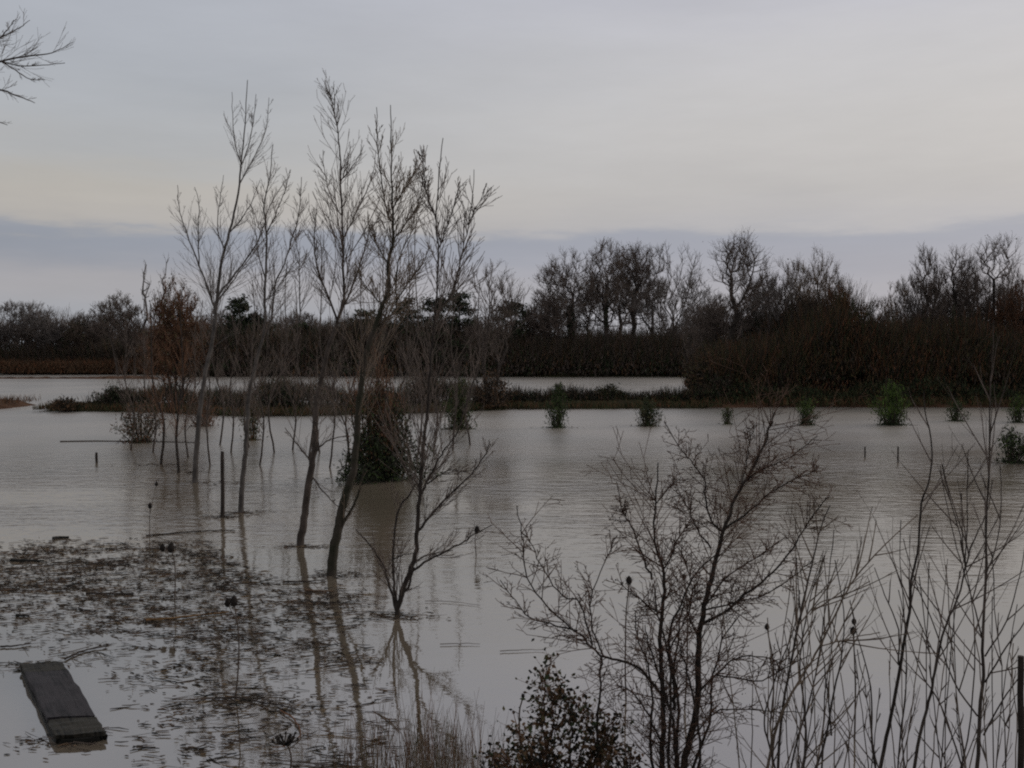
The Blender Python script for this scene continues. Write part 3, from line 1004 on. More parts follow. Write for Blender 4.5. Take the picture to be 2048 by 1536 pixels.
bush('leafy_shrub', 'dark broad-leaved shrub at the right edge rising from the water', 2026, 925, 80, 78, ['leaf_dark', 'leaf_black', 'leaf_green'], 900, 0.055, 410, stems=14, spire=0.1, up=0.4)
GM = 'round bushes on the banks'
bush('bank_bush', 'dark round bush on the bank between the spire evergreen and the right thicket', 1215, 0, 70, 42, ['leaf_dark', 'leaf_black', 'leaf_olive'], 1500, 0.08, 420, GM, Y=52.8, base_z=0.2, stems=18)
bush('bank_bush', 'arching dark bush in front of the left end of the right thicket', 1440, 0, 90, 78, ['leaf_black', 'twig_dark', 'leaf_dark'], 2000, 0.08, 421, GM, Y=53.2, base_z=0.2, stems=24)
bush('bank_bush', 'brown-topped bush overhanging the left end of the right thicket', 1412, 0, 100, 118, ['leaf_brown', 'twig_dark', 'leaf_olive', 'leaf_black'], 3600, 0.09, 422, GM, Y=54.2, base_z=0.3, stems=30)
bush('bank_bush', 'dark teal-green bush on the middle bank at the left of the rusty willow', 225, 0, 90, 48, ['leaf_black', 'leaf_dark', 'twig_dark'], 1700, 0.08, 423, GM, Y=49.6, base_z=0.2, stems=20)
bush('bank_bush', 'dark low bush on the middle bank between the first two sapling trunks', 570, 0, 110, 60, ['leaf_black', 'leaf_dark', 'twig_dark'], 2200, 0.08, 424, GM, Y=48.0, base_z=0.25, stems=24)
bush('bank_bush', 'brown-black bush on the middle bank right of the olive sapling bush', 985, 0, 90, 75, ['leaf_black', 'leaf_brown', 'twig_dark'], 1800, 0.08, 425, GM, Y=50.0, base_z=0.25, stems=22)
bush('bank_bush', 'brown bush on the middle bank seen through the central sapling stems', 850, 0, 100, 70, ['leaf_brown', 'leaf_black', 'twig_dark'], 1900, 0.08, 426, GM, Y=50.0, base_z=0.25, stems=22)
bush('bank_bush', 'tiny dark bush alone on the far left tip of the middle bank', 130, 0, 60, 24, ['leaf_brown', 'leaf_black'], 800, 0.07, 427, GM, Y=48.4, base_z=0.15, stems=12)

# the tall ivy clump in the water (dark leafy foot, rusty twiggy top)
b = gz(757, 958)
root = thing('ivy_clump', b, 'tall clump with dark leafy foot and brown twiggy top, standing in the water', 'shrub')
rn = random.Random(77)
r = np.random.default_rng(77)
sb, fo, tp = MB(['bark_dark', 'twig_rust']), MB(['leaf_black', 'leaf_dark', 'leaf_green']), MB(['leaf_brown', 'leaf_olive', 'leaf_dark', 'twig_rust'])
for k in range(26):
    a = rn.random() * 6.283
    le = rn.random() ** 0.6
    hh = rn.uniform(2.3, 3.4) * (1 - 0.3 * le)
    e = (b[0] - 0.12 + math.cos(a) * 0.62 * le, b[1] + math.sin(a) * 0.62 * le, hh)
    m0 = (b[0] + math.cos(a) * 0.6 * le, b[1] + math.sin(a) * 0.6 * le, hh * 0.4)
    ln = smooth_line([(b[0] + 0.1 * math.cos(a), b[1] + 0.1 * math.sin(a), -0.3), m0, e], rn, 5, 0.02)
    sb.tube(ln, np.linspace(0.035, 0.008, len(ln)), 4)
    n = 210
    q = r.random(n) ** 1.3 * (len(ln) - 1.001)
    i = q.astype(int)
    c = ln[i] + r.standard_normal((n, 3)) * 0.14
    tp.blades(c, r.standard_normal((n, 3)) + np.array([0, 0, 1.5]), 0.08 * r.uniform(0.6, 1.4, n), 0.028, r.integers(0, 4, n), r)
    for j in range(16):
        p = ln[rn.randrange(4, len(ln))]
        d = norm((rn.gauss(0, 0.4), rn.gauss(0, 0.4), 1))
        l = rn.uniform(0.2, 0.55)
        sb.seg.append((*p, p[0] + d[0] * l, p[1] + d[1] * l, p[2] + d[2] * l, 0.007, 0.004, 1))
n = 9500
a = r.random(n) * 6.283
hz_ = r.random(n) ** 1.3 * 1.25
rad_ = (0.86 - 0.34 * (hz_ / 1.25)) * np.sqrt(r.random(n)) * (1 + 0.22 * np.sin(a * 3 + 1) + 0.15 * np.sin(a * 7 + hz_ * 5))
lump = 1 + 0.28 * np.sin(a * 2 + hz_ * 4.0) + 0.22 * np.sin(a * 5 - hz_ * 9)
c = np.stack([b[0] + np.cos(a) * rad_ * lump + 0.10 * hz_, b[1] + np.sin(a) * rad_ * lump, 0.02 + hz_ * (1 + 0.35 * np.sin(a * 3 + 2))], 1) + 0.05 * r.standard_normal((n, 3))
c[:, 2] = np.abs(c[:, 2])
fo.blades(c, r.standard_normal((n, 3)) + np.array([0, 0, 0.6]), 0.075 * r.uniform(0.6, 1.5, n), 0.038, r.choice(3, n, p=[0.45, 0.45, 0.10]), r)
sb.build('stem', root, b)
fo.build('foliage', root, b)
tp.build('crown', root, b)

# rusty willow at the left on the middle bank, and what stands in the water before it
far_tree('rusty_willow', 'rounded rusty-brown willow with a dense broom of twigs on the middle bank at the left', 'tree', 350, 47.5, 562, 118, 'broom', 'bark_dark', 'twig_rust', 888,
         ['leaf_brown', 'leaf_olive', 'twig_dark'], 3600, base_z=0.2, stems=8, rad=0.13)
bush('drowned_bush', 'brown dead-leaved bush drooping into the water left of the dark slim trunks', 282, 884, 105, 95, ['leaf_brown', 'leaf_dark', 'twig_rust', 'leaf_black'], 1500, 0.05, 431, stems=24, up=0.6)
bush('drowned_bush', 'low tangle of dead stems at the foot of the rusty willow', 405, 852, 90, 70, ['leaf_brown', 'twig_dark', 'leaf_rust'], 900, 0.05, 432, stems=18, up=1.2)

# ------------------------------------------------------------------ saplings in the water, stems followed from the photo
SAP = dict(levels=1, n=(4, 2), ang=(0.50, 0.4), ratio=(0.42, 0.5), wob=0.02, trop=(0.09, 0.05), rmin=0.0030, start=(0.15, 0.15), mats=(1, 1, 1), seg=(5, 4, 3, 3), tip=0.4, cone=0.4, cap=0.0055, cnt=3.2)


def sapling(label, water, stems, seed, bark='bark', twig='twig', name='sapling', tw=1.0, drift=0.10, cat='sapling', group='bare saplings standing in the flood', below=0.4, params=None, twmin=0.35, Y0=None, buds=0, amp=0.006, tlen=(0.5, 1.45)):
    """stems: list of (points px, radius_bottom_px, radius_top_px, yaw, ntwigs). First = trunk; yaw = depth drift per metre"""
    rn = random.Random(seed)
    b = gz(*water) if Y0 is None else at(water[0], water[1], Y0)
    base = (b[0], b[1], max(b[2], 0) if Y0 is None else b[2])
    root = thing(name, base, label, cat, group)
    P = dict(SAP)
    P.update(params or {})
    done = []                       # (px points, depth at each)
    for si, (pts, r0, r1, yaw, nt_) in enumerate(stems):
        Y = b[1]
        if si and done:             # attach: take depth of the nearest traced point
            best = min(((abs(q[0] - pts[0][0]) + abs(q[1] - pts[0][1])), q[2]) for ln in done for q in ln)
            Y = best[1]
        line, rec = [], []
        prev = None
        for (x, y) in pts:
            if prev is not None:
                Y += yaw * math.hypot(x - prev[0], y - prev[1]) / F * Y
            line.append(at(x, y, Y))
            prev = (x, y)
            rec.append((x, y, Y))
        # dense record for attachments
        dense = []
        for (a_, b_) in zip(rec, rec[1:]):
            for k in range(6):
                t = k / 6
                dense.append(tuple(a_[j] + (b_[j] - a_[j]) * t for j in range(3)))
        dense.append(rec[-1])
        done.append(dense)
        if si == 0:
            p = line[0]
            line = [(p[0], p[1], p[2] - below)] + line
        ln = smooth_line(line, rn, 4, amp)
        n = len(ln)
        s = b[1] / F
        tt = np.linspace(0, 1, n) ** 0.85
        rad = (r0 + (r1 - r0) * tt) * s / 2
        rad = np.maximum(rad, 0.003)
        crown = MB([bark, twig, 'seed'])
        crown.tube(ln, rad, 6 if r0 > 6 else 5, 0)
        tot = sum(np.linalg.norm(ln[i + 1] - ln[i]) for i in range(n - 1))
        for k in range(int(nt_ * tw * P.get('cnt', 2.6))):
            lo = P.get('lo', 0.36) if si == 0 else 0.10
            t = lo + (0.95 - lo) * rn.random() ** P.get('tp', 1.35)
            i = min(int(t * (n - 1)), n - 2)
            d = norm(tuple(ln[i + 1] - ln[i]))
            dd = fork(d, rn.uniform(*P.get('fa', (0.35, 0.8))), rn)
            L = rn.uniform(*tlen) * (1.2 - P.get('shr', 1.0) * t) * min(1.2, max(twmin, tot * 0.3))
            grow((crown, crown), tuple(ln[i]), dd, L, min(P.get('cap', 0.02), max(P.get('rt', 0.0045), rad[i] * 0.42)), 0, P, rn)
            if buds:
                for q in range(buds):
                    u = rn.random()
                    c = (ln[i][0] + dd[0] * L * u, ln[i][1] + dd[1] * L * u, ln[i][2] + dd[2] * L * u + 0.01)
                    e = rn.uniform(0.003, 0.006)
                    crown.seg.append((*c, c[0] + e, c[1], c[2] + e * 1.4, e * 0.7, e * 0.4, 2))
        crown.build('trunk' if si == 0 else 'limb', root, base)
    return root


sapling('grey sapling with wide V of limbs and tall tuft, leftmost of the saplings', (390, 965),
        [([(390, 965), (393, 900), (398, 830), (412, 740), (428, 660), (433, 600), (444, 522), (460, 464), (476, 386), (483, 319), (490, 250), (495, 160)], 14, 1.5, 0.02, 14),
         ([(432, 625), (417, 581), (398, 530), (374, 467), (360, 425), (355, 370)], 5, 1.2, 0.2, 10),
         ([(398, 530), (397, 470), (398, 409), (389, 374)], 3, 1, -0.2, 6),
         ([(433, 610), (441, 585), (472, 546), (511, 491), (527, 452), (540, 410), (573, 358)], 5, 1.2, -0.25, 10),
         ([(436, 600), (460, 570), (500, 515), (545, 455)], 4, 1, 0.4, 7),
         ([(483, 330), (470, 290), (466, 240), (464, 184)], 2.6, 1, 0.2, 4),
         ([(483, 330), (500, 280), (508, 230), (512, 188)], 2.6, 1, -0.2, 4),
         ([(478, 370), (510, 310), (532, 260), (538, 195)], 2.8, 1, 0.15, 5),
         ([(460, 464), (482, 440), (505, 400), (520, 360)], 3, 1, -0.3, 6),
         ([(450, 500), (435, 460), (440, 400), (447, 350)], 3, 1, 0.3, 6)], 501, 'bark_grey', 'twig_grey')
sapling('slender sapling with straight leader and long side stem, second from the left', (482, 1025),
        [([(482, 1025), (483, 985), (489, 920), (494, 860), (497, 800), (508, 740), (528, 667), (529, 608), (532, 530), (532, 460), (528, 409), (538, 362), (546, 288)], 14, 1.5, 0.0, 18),
         ([(535, 670), (545, 620), (550, 569), (569, 526), (581, 483), (597, 432), (603, 354)], 5, 1.3, 0.2, 12),
         ([(530, 600), (545, 590), (575, 545), (610, 510)], 3, 1, -0.4, 6),
         ([(531, 560), (515, 500), (510, 450), (502, 410)], 3, 1, 0.3, 6),
         ([(532, 470), (550, 430), (570, 380), (580, 340)], 3, 1, -0.2, 6),
         ([(600, 640), (599, 580), (599, 530), (591, 464), (600, 410)], 3, 1, 0.1, 10)], 502, 'bark_grey', 'twig')
sapling('tall sapling with wavy lower trunk, forking in three, left of the thickest trunk', (601, 1093),
        [([(601, 1093), (607, 1050), (612, 1000), (621, 945), (630, 889), (632, 843), (634, 800), (645, 750), (655, 700), (668, 665), (675, 643)], 19, 9, 0.0, 3),
         ([(675, 643), (687, 597), (686, 540), (685, 495), (683, 417), (681, 323), (675, 268), (669, 210), (673, 179)], 7, 1.5, 0.06, 22),
         ([(675, 643), (655, 589), (640, 557), (630, 510), (630, 452), (632, 425)], 5, 1.5, -0.25, 12),
         ([(675, 643), (702, 581), (718, 534), (734, 483), (741, 456), (762, 440)], 5, 1.5, 0.25, 12),
         ([(680, 362), (702, 339), (718, 310), (728, 290)], 2.6, 1, -0.3, 4),
         ([(683, 430), (665, 400), (650, 350), (646, 300)], 2.6, 1, 0.2, 6),
         ([(685, 480), (705, 440), (725, 400), (745, 350), (752, 300)], 3, 1, 0.2, 8),
         ([(622, 925), (608, 905), (588, 880), (570, 855)], 4, 1.5, 0.3, 2),
         ([(630, 905), (650, 885), (675, 875), (700, 872)], 4, 1.5, -0.3, 2),
         ([(625, 955), (645, 980), (668, 1005), (680, 1018)], 3.5, 1.5, -0.5, 1),
         ([(668, 210), (655, 180), (650, 165)], 2, 1, 0, 2)], 503, 'bark', 'twig')
sapling('thickest mossy trunk, leaning right into the ivy clump and twisting above it', (664, 1150),
        [([(664, 1150), (667, 1100), (677, 1051), (686, 1012), (695, 977), (705, 944), (712, 900), (715, 840), (722, 770), (735, 700), (749, 655), (765, 608), (778, 581), (775, 526), (786, 491), (786, 444), (785, 400), (784, 354), (782, 280), (781, 210)], 24, 1.6, 0.03, 26),
         ([(676, 1062), (690, 1040), (708, 1010), (720, 975), (730, 930)], 8, 4, -0.2, 2),
         ([(786, 444), (776, 432), (765, 370), (755, 288), (753, 214)], 4, 1.3, -0.1, 10),
         ([(745, 665), (770, 640), (792, 615), (792, 550), (800, 510), (820, 470), (830, 430)], 5, 1.4, 0.2, 20),
         ([(795, 600), (820, 560), (845, 530), (860, 490)], 3, 1, -0.3, 12),
         ([(786, 480), (810, 450), (835, 410), (845, 360), (855, 290)], 3, 1, 0.3, 14),
         ([(785, 420), (800, 390), (825, 350), (835, 310)], 3, 1, -0.3, 12),
         ([(775, 526), (760, 500), (740, 470), (735, 430)], 3, 1, 0.2, 8),
         ([(765, 608), (745, 590), (725, 560), (715, 520)], 3, 1, 0.2, 8)], 504, 'bark_moss', 'twig_tan')
sapling('many-stemmed sapling right of the ivy clump, long limbs reaching over the water', (795, 1232),
        [([(795, 1232), (799, 1200), (813, 1159), (831, 1110), (835, 1058), (839, 1000), (842, 954), (848, 882), (855, 824), (858, 760), (862, 700), (870, 640), (874, 589), (876, 510), (872, 425), (880, 339), (886, 276)], 13, 1.6, 0.02, 20),
         ([(866, 640), (886, 612), (909, 573), (925, 503), (941, 432), (948, 339)], 4.5, 1.3, 0.1, 14),
         ([(935, 450), (955, 410), (972, 370)], 2, 1, 0.1, 4),
         ([(876, 500), (895, 450), (910, 400), (922, 370)], 3, 1, -0.2, 8),
         ([(872, 440), (855, 390), (848, 340), (840, 290)], 3, 1, -0.2, 8),
         ([(836, 1062), (862, 1030), (890, 1000), (922, 968), (956, 931), (972, 905), (978, 880)], 6, 1.8, -0.2, 7),
         ([(843, 990), (856, 960), (874, 925), (892, 895), (912, 868), (935, 800), (955, 720), (975, 660)], 5, 1.5, 0.2, 7),
         ([(855, 968), (875, 952), (900, 940), (925, 943), (950, 940)], 3.5, 1.3, -0.3, 4),
         ([(815, 1150), (850, 1125), (890, 1104), (925, 1085), (953, 1066), (985, 1050)], 6, 1.5, -0.4, 4),
         ([(825, 1128), (850, 1112), (880, 1105), (905, 1100)], 4, 1.5, 0.3, 2),
         ([(796, 1222), (789, 1180), (786, 1117), (793, 1042), (803, 1009), (822, 985), (835, 960)], 7, 2.5, 0.15, 5),
         ([(794, 1226), (776, 1160), (760, 1120), (735, 1085), (712, 1058)], 7, 2, 0.3, 3),
         ([(797, 1215), (805, 1190), (818, 1170), (828, 1135)], 8, 4, -0.2, 2),
         ([(787, 1118), (800, 1112), (815, 1108), (832, 1106)], 3, 1.5, -0.2, 1)], 505, 'bark_dark', 'twig')

for k, (bx, by, tx, ty, kx, lab) in enumerate([
        (322, 930, 300, 600, 6, 'dark slim trunk in the water before the left side of the rusty willow'),
        (358, 945, 364, 575, -5, 'dark slim trunk in the water before the middle of the rusty willow'),
        (520, 930, 505, 560, 8, 'thin stem leaning left beside the second sapling'),
        (548, 905, 575, 520, -10, 'thin stem between the second sapling and the wavy one'),
        (585, 900, 560, 600, 6, 'short thin stem left of the wavy sapling trunk'),
        (660, 935, 640, 470, 9, 'thin stem rising between the wavy trunk and the thickest trunk'),
        (700, 925, 725, 500, -8, 'thin stem in front of the left side of the ivy clump'),
        (808, 935, 835, 420, -14, 'thin crooked stem at the right side of the ivy clump'),
        (835, 915, 815, 480, 10, 'thin stem tangled in the twisting trunk, right of the ivy clump'),
        (905, 900, 915, 450, 8, 'thin stem right of the many-stemmed sapling'),
        (940, 890, 960, 560, -8, 'short thin stem behind the long right-hand limbs'),
        (262, 900, 250, 620, 6, 'thin stem at the left side of the rusty willow'),
        (420, 930, 405, 600, -7, 'thin stem between the rusty willow and the leftmost sapling'),
        (462, 905, 470, 640, 5, 'thin stem between the leftmost and second saplings'),
        (306, 905, 285, 650, 5, 'thin stem rising from the drowned brown bush'),
        (376, 915, 392, 640, -6, 'thin stem touching the leftmost sapling low down'),
        (440, 890, 425, 560, 7, 'thin stem leaning left across the leftmost sapling'),
        (497, 895, 540, 610, -8, 'thin stem leaning right across the second sapling'),
        (618, 915, 590, 560, 8, 'thin stem leaning left across the wavy sapling'),
        (640, 905, 690, 600, -8, 'thin stem leaning right between the wavy and thickest trunks'),
        (690, 948, 665, 640, 7, 'short thin stem crossing the thickest trunk from right to left'),
        (745, 900, 770, 470, -9, 'thin stem growing up through the top of the ivy clump'),
        (775, 915, 745, 560, 9, 'thin stem leaning left out of the ivy clump'),
        (822, 930, 872, 600, -9, 'thin stem crossing behind the many-stemmed sapling'),
        (868, 905, 890, 640, 7, 'short thin stem right against the many-stemmed sapling')]):
    sapling(lab, (bx, by), [([(bx, by), (bx + kx, by * 0.75 + ty * 0.25), ((bx + tx) / 2 - kx, (by + ty) / 2), (tx + kx * 0.5, by * 0.2 + ty * 0.8), (tx, ty)], 8 if k < 2 else 5, 1.3, 0.05, 12)],
            540 + k, 'bark_dark' if k < 2 else 'bark', 'twig_rust' if k < 2 else 'twig', name='thin_stem', group='thin bare stems among the saplings')

# ------------------------------------------------------------------ foreground thorn shrub
THN = dict(cnt=1.7, levels=2, n=(4, 1), ang=(0.85, 0.7), ratio=(0.42, 0.5), wob=0.045, trop=(0.0, 0.0), rmin=0.0018, start=(0.1, 0.2), mats=(1, 1, 1), seg=(4, 3, 2, 2), tip=0.4, cone=0.2,
           rt=0.0038, lo=0.22, tp=1.0, thin=0.55, shr=0.35, fa=(0.5, 1.15), cap=0.0035)
sapling('spreading leafless thorn shrub, the largest in the foreground, centre right', (1352, 1640),
        [([(1345, 1640), (1330, 1560), (1324, 1519), (1326, 1399), (1321, 1279), (1328, 1183), (1326, 1135), (1309, 1087), (1312, 1001), (1316, 925)], 16, 2.2, 0.0, 34),
         ([(1352, 1630), (1362, 1560), (1376, 1495), (1396, 1394), (1396, 1308), (1405, 1231), (1422, 1155), (1439, 1087), (1446, 1063), (1472, 992), (1501, 944), (1525, 895), (1539, 853), (1549, 824)], 17, 2.2, 0.03, 40),
         ([(1348, 1420), (1348, 1375), (1338, 1279), (1357, 1222), (1386, 1155), (1429, 1111)], 8, 2, -0.1, 16),
         ([(1398, 1250), (1448, 1226), (1491, 1188), (1535, 1155), (1578, 1107), (1621, 1040), (1659, 992)], 7, 1.8, -0.2, 22),
         ([(1332, 1400), (1285, 1341), (1247, 1322), (1204, 1313), (1180, 1289), (1142, 1255), (1094, 1212), (1053, 1155), (1046, 1087), (1034, 1011)], 7, 1.8, -0.1, 20),
         ([(1185, 1290), (1161, 1207), (1127, 1193), (1089, 1145), (1065, 1092), (1040, 1060)], 4, 1.5, 0.1, 10),
         ([(1206, 1310), (1185, 1260), (1182, 1198), (1209, 1126), (1235, 1070)], 4, 1.5, 0.2, 12),
         ([(1155, 1262), (1110, 1250), (1060, 1235), (1030, 1200), (1000, 1160)], 4, 1.5, 0.2, 8),
         ([(1304, 1160), (1285, 1110), (1261, 1049), (1247, 1025), (1233, 963)], 5, 1.6, 0.2, 14),
         ([(1446, 1063), (1422, 1040), (1410, 992), (1408, 958), (1385, 925), (1367, 905), (1328, 843)], 5, 1.6, 0.2, 16),
         ([(1448, 1060), (1501, 1020), (1554, 977), (1600, 955), (1635, 939)], 5, 1.5, -0.2, 14),
         ([(1482, 968), (1525, 939), (1587, 910), (1635, 872)], 4, 1.5, 0.15, 12),
         ([(1398, 1385), (1444, 1337), (1487, 1313), (1539, 1317), (1573, 1332)], 5, 1.6, -0.2, 12),
         ([(1430, 1350), (1477, 1356), (1525, 1361), (1573, 1335), (1620, 1310)], 4, 1.6, -0.1, 8),
         ([(1375, 1490), (1430, 1425), (1480, 1420), (1560, 1424), (1610, 1425)], 4, 1.5, 0.2, 8),
         ([(1422, 1097), (1396, 1059), (1378, 1020), (1360, 992), (1335, 1000)], 4, 1.5, -0.1, 10),
         ([(1326, 1140), (1343, 1110), (1357, 1073), (1385, 1040)], 4, 1.5, 0.1, 10),
         ([(1195, 1540), (1194, 1447), (1200, 1370), (1203, 1315)], 6, 4, 0.0, 6),
         ([(1326, 1230), (1300, 1215), (1270, 1190), (1240, 1165)], 4, 1.5, -0.2, 10),
         ([(1340, 1300), (1370, 1240), (1380, 1200), (1400, 1180)], 4, 1.5, 0.2, 10),
         ([(1410, 1210), (1460, 1150), (1520, 1110), (1570, 1075)], 4, 1.5, 0.2, 14),
         ([(1310, 1010), (1340, 975), (1362, 955)], 3, 1.2, 0.2, 6),
         ([(1475, 990), (1495, 920), (1500, 880), (1515, 850)], 3, 1.2, 0.2, 8),
         ([(1320, 1480), (1290, 1420), (1260, 1380), (1230, 1370)], 5, 1.6, 0.2, 8),
         ([(1360, 1560), (1352, 1500), (1345, 1440), (1330, 1380), (1300, 1300), (1290, 1250)], 9, 2, -0.15, 14),
         ([(1350, 1640), (1352, 1520), (1356, 1420), (1350, 1330), (1362, 1240), (1375, 1180)], 9, 2, 0.15, 12),
         ([(1358, 1640), (1385, 1540), (1418, 1450), (1425, 1370), (1445, 1280), (1480, 1230)], 8, 2, 0.1, 14),
         ([(1340, 1640), (1312, 1560), (1300, 1480), (1305, 1400), (1296, 1330), (1275, 1270), (1270, 1220)], 8, 2, 0.1, 12),
         ([(1345, 1640), (1338, 1520), (1342, 1400), (1335, 1300), (1315, 1230), (1308, 1170)], 8, 2, -0.1, 10),
         ([(1365, 1640), (1392, 1560), (1400, 1480), (1388, 1400), (1370, 1330), (1358, 1290)], 8, 2, -0.1, 8),
         ([(1401, 1290), (1380, 1230), (1385, 1180), (1372, 1130), (1362, 1090)], 4, 1.5, 0.2, 10),
         ([(1410, 1220), (1470, 1205), (1530, 1190), (1590, 1150), (1625, 1120)], 4, 1.5, 0.1, 12)],
        601, 'bark_dark', 'thorn', name='thorn_shrub', cat='shrub', group=None, Y0=6.1, params=THN, twmin=0.25, buds=2, amp=0.004, tw=1.15, tlen=(0.22, 0.80))

WIL = dict(cnt=1.5, levels=1, n=(2, 2), ang=(0.35, 0.35), ratio=(0.5, 0.4), wob=0.015, trop=(0.05, 0.05), rmin=0.0015, start=(0.2, 0.2), mats=(1, 1, 1), seg=(5, 4, 3, 3), tip=0.4, cone=0.3)
GW = 'thin leafless whips in the right foreground'
kw = dict(name='willow_whips', cat='shrub', group=GW, params=WIL, twmin=0.5, amp=0.0015, tlen=(0.6, 1.3))
sapling('tallest dark whip near the right edge, with shoots fanning right and left', (1952, 1640),
        [([(1950, 1640), (1955, 1536), (1960, 1423), (1967, 1351), (1965, 1279), (1972, 1159), (1972, 1040), (1979, 920), (1979, 824), (1984, 740), (1988, 640)], 10, 1.5, 0.0, 8),
         ([(1967, 1471), (2003, 1404), (2048, 1341), (2090, 1280)], 4, 1.5, 0.1, 1),
         ([(1970, 1365), (2013, 1293), (2048, 1246), (2080, 1170)], 4, 1.5, -0.1, 1),
         ([(1970, 1313), (2013, 1241), (2040, 1150), (2055, 1060)], 3.5, 1.3, 0.1, 1),
         ([(1955, 1432), (1907, 1361), (1864, 1241), (1831, 1164), (1807, 1078)], 4, 1.5, -0.1, 2),
         ([(1965, 1279), (1945, 1200), (1915, 1100), (1890, 990), (1880, 930)], 3.5, 1.3, 0.1, 2),
         ([(1972, 1150), (1995, 1080), (2003, 1000), (2000, 930)], 3, 1.3, 0.1, 2)], 611, 'bark', 'twig', Y0=6.3, **kw)
sapling('gently curving whip second from the right, crossed by leaning shoots', (1832, 1640),
        [([(1815, 1640), (1835, 1495), (1850, 1430), (1864, 1375), (1878, 1303), (1893, 1246), (1917, 1193), (1931, 1135), (1945, 1087), (1972, 1030), (1985, 960)], 8, 1.8, 0.05, 6),
         ([(1926, 1540), (1883, 1413), (1845, 1351), (1820, 1280), (1797, 1180)], 4, 1.5, 0.0, 2),
         ([(1931, 1135), (1935, 1040), (1935, 960), (1937, 900)], 3, 1.3, 0.1, 2),
         ([(1931, 1135), (1920, 1070), (1900, 1000), (1884, 930)], 3, 1.3, -0.1, 2),
         ([(1890, 1640), (1935, 1480), (1950, 1300), (1940, 1180), (1920, 1080)], 4, 1.3, 0.0, 3)], 612, 'bark', 'twig', Y0=6.0, **kw)
sapling('straight dark whip in the middle of the right foreground, kinked at its top', (1755, 1640),
        [([(1745, 1640), (1768, 1500), (1787, 1408), (1807, 1293), (1821, 1207), (1822, 1159), (1835, 1107), (1843, 1006), (1859, 958), (1864, 891), (1850, 824), (1848, 780)], 9, 1.8, 0.03, 6),
         ([(1797, 1330), (1797, 1260), (1770, 1190), (1749, 1135)], 4, 1.5, 0.1, 2),
         ([(1821, 1207), (1860, 1290), (1880, 1330)], 3, 1.5, 0.1, 1),
         ([(1770, 1640), (1745, 1495), (1742, 1375), (1716, 1279), (1700, 1200)], 5, 1.4, -0.05, 3),
         ([(1790, 1640), (1800, 1480), (1812, 1380), (1810, 1250), (1800, 1120), (1802, 1040)], 4, 1.3, 0.1, 3)], 613, 'bark_dark', 'twig', Y0=6.6, **kw)
sapling('whip bending far right in a long diagonal beside the thorn shrub', (1540, 1640),
        [([(1520, 1640), (1548, 1471), (1577, 1399), (1605, 1351), (1639, 1293), (1677, 1217), (1701, 1169), (1749, 1111), (1792, 1068), (1835, 1030)], 7, 1.8, 0.1, 6),
         ([(1620, 1230), (1640, 1205), (1690, 1190), (1740, 1162)], 3, 1.3, 0.2, 3),
         ([(1640, 1293), (1680, 1282), (1720, 1272), (1760, 1265)], 3, 1.3, 0.2, 3)], 614, 'twig_tan', 'twig_tan', Y0=5.8, **kw)
sapling('upright cluster of whips against the right side of the thorn shrub', (1560, 1640),
        [([(1552, 1640), (1562, 1447), (1581, 1332), (1600, 1231), (1615, 1164), (1629, 1107), (1640, 1060), (1660, 1010)], 7, 1.8, 0.0, 8),
         ([(1570, 1640), (1610, 1519), (1608, 1408), (1600, 1340), (1605, 1280), (1625, 1180), (1650, 1110)], 6, 1.6, 0.1, 5),
         ([(1590, 1640), (1645, 1500), (1668, 1384), (1684, 1308), (1687, 1222), (1670, 1120)], 6, 1.5, -0.1, 5),
         ([(1560, 1640), (1590, 1500), (1620, 1400), (1640, 1300), (1655, 1180), (1668, 1060)], 5, 1.5, 0.1, 4),
         ([(1580, 1640), (1540, 1500), (1530, 1430), (1560, 1330), (1590, 1250), (1600, 1180)], 5, 1.5, 0.1, 4),
         ([(1663, 1471), (1655, 1380), (1642, 1290), (1636, 1260)], 4, 1.5, -0.1, 3)], 615, 'bark', 'twig_tan', Y0=5.9, **kw)
# finer shoots between the whips, each one a plant of its own
rn = random.Random(99)
shoots = []
for k in range(40):
    px = 1490 + k * 14.5 + rn.uniform(-14, 14)
    top = rn.uniform(1090, 1400)
    lean = rn.uniform(-70, 70)
    shoots.append((px + lean, px, top, lean, rn.uniform(5.3, 7.2), rn.uniform(-8, 8), rn.uniform(-12, 12)))
shoots.sort()
ORD = ['leftmost', 'second', 'third', 'fourth', 'fifth', 'sixth', 'seventh', 'eighth', 'ninth', 'tenth', 'eleventh', 'twelfth', 'thirteenth', 'fourteenth', 'fifteenth', 'sixteenth', 'seventeenth', 'eighteenth', 'nineteenth', 'twentieth']
for k, (_, px, top, lean, Yk, j1, j2) in enumerate(shoots):
    size = 'tall' if top < 1190 else ('short' if top > 1310 else 'middling')
    way = 'leaning left' if lean < -20 else ('leaning right' if lean > 20 else 'nearly upright')
    place = ((ORD[k] + ' from the left') if 0 < k < 20 else 'leftmost') if k < 20 else ((ORD[39 - k] + ' from the right') if k < 39 else 'rightmost')
    sapling('%s fine shoot %s, %s of the shoots among the foreground whips' % (size, way, place), (px, 1660),
            [([(px, 1680), (px + lean * 0.25 + j1, 1560), (px + lean * 0.6, (1560 + top) / 2), (px + lean + j2, top)], 4.5, 1.3, 0.05, 3)],
            700 + k, 'bark' if k % 2 else 'twig_tan', 'twig', name='shoot', cat='shoot', group='fine shoots in the right foreground', Y0=Yk, params=WIL, twmin=0.2, amp=0.003, below=0.3, tlen=(0.3, 0.8))

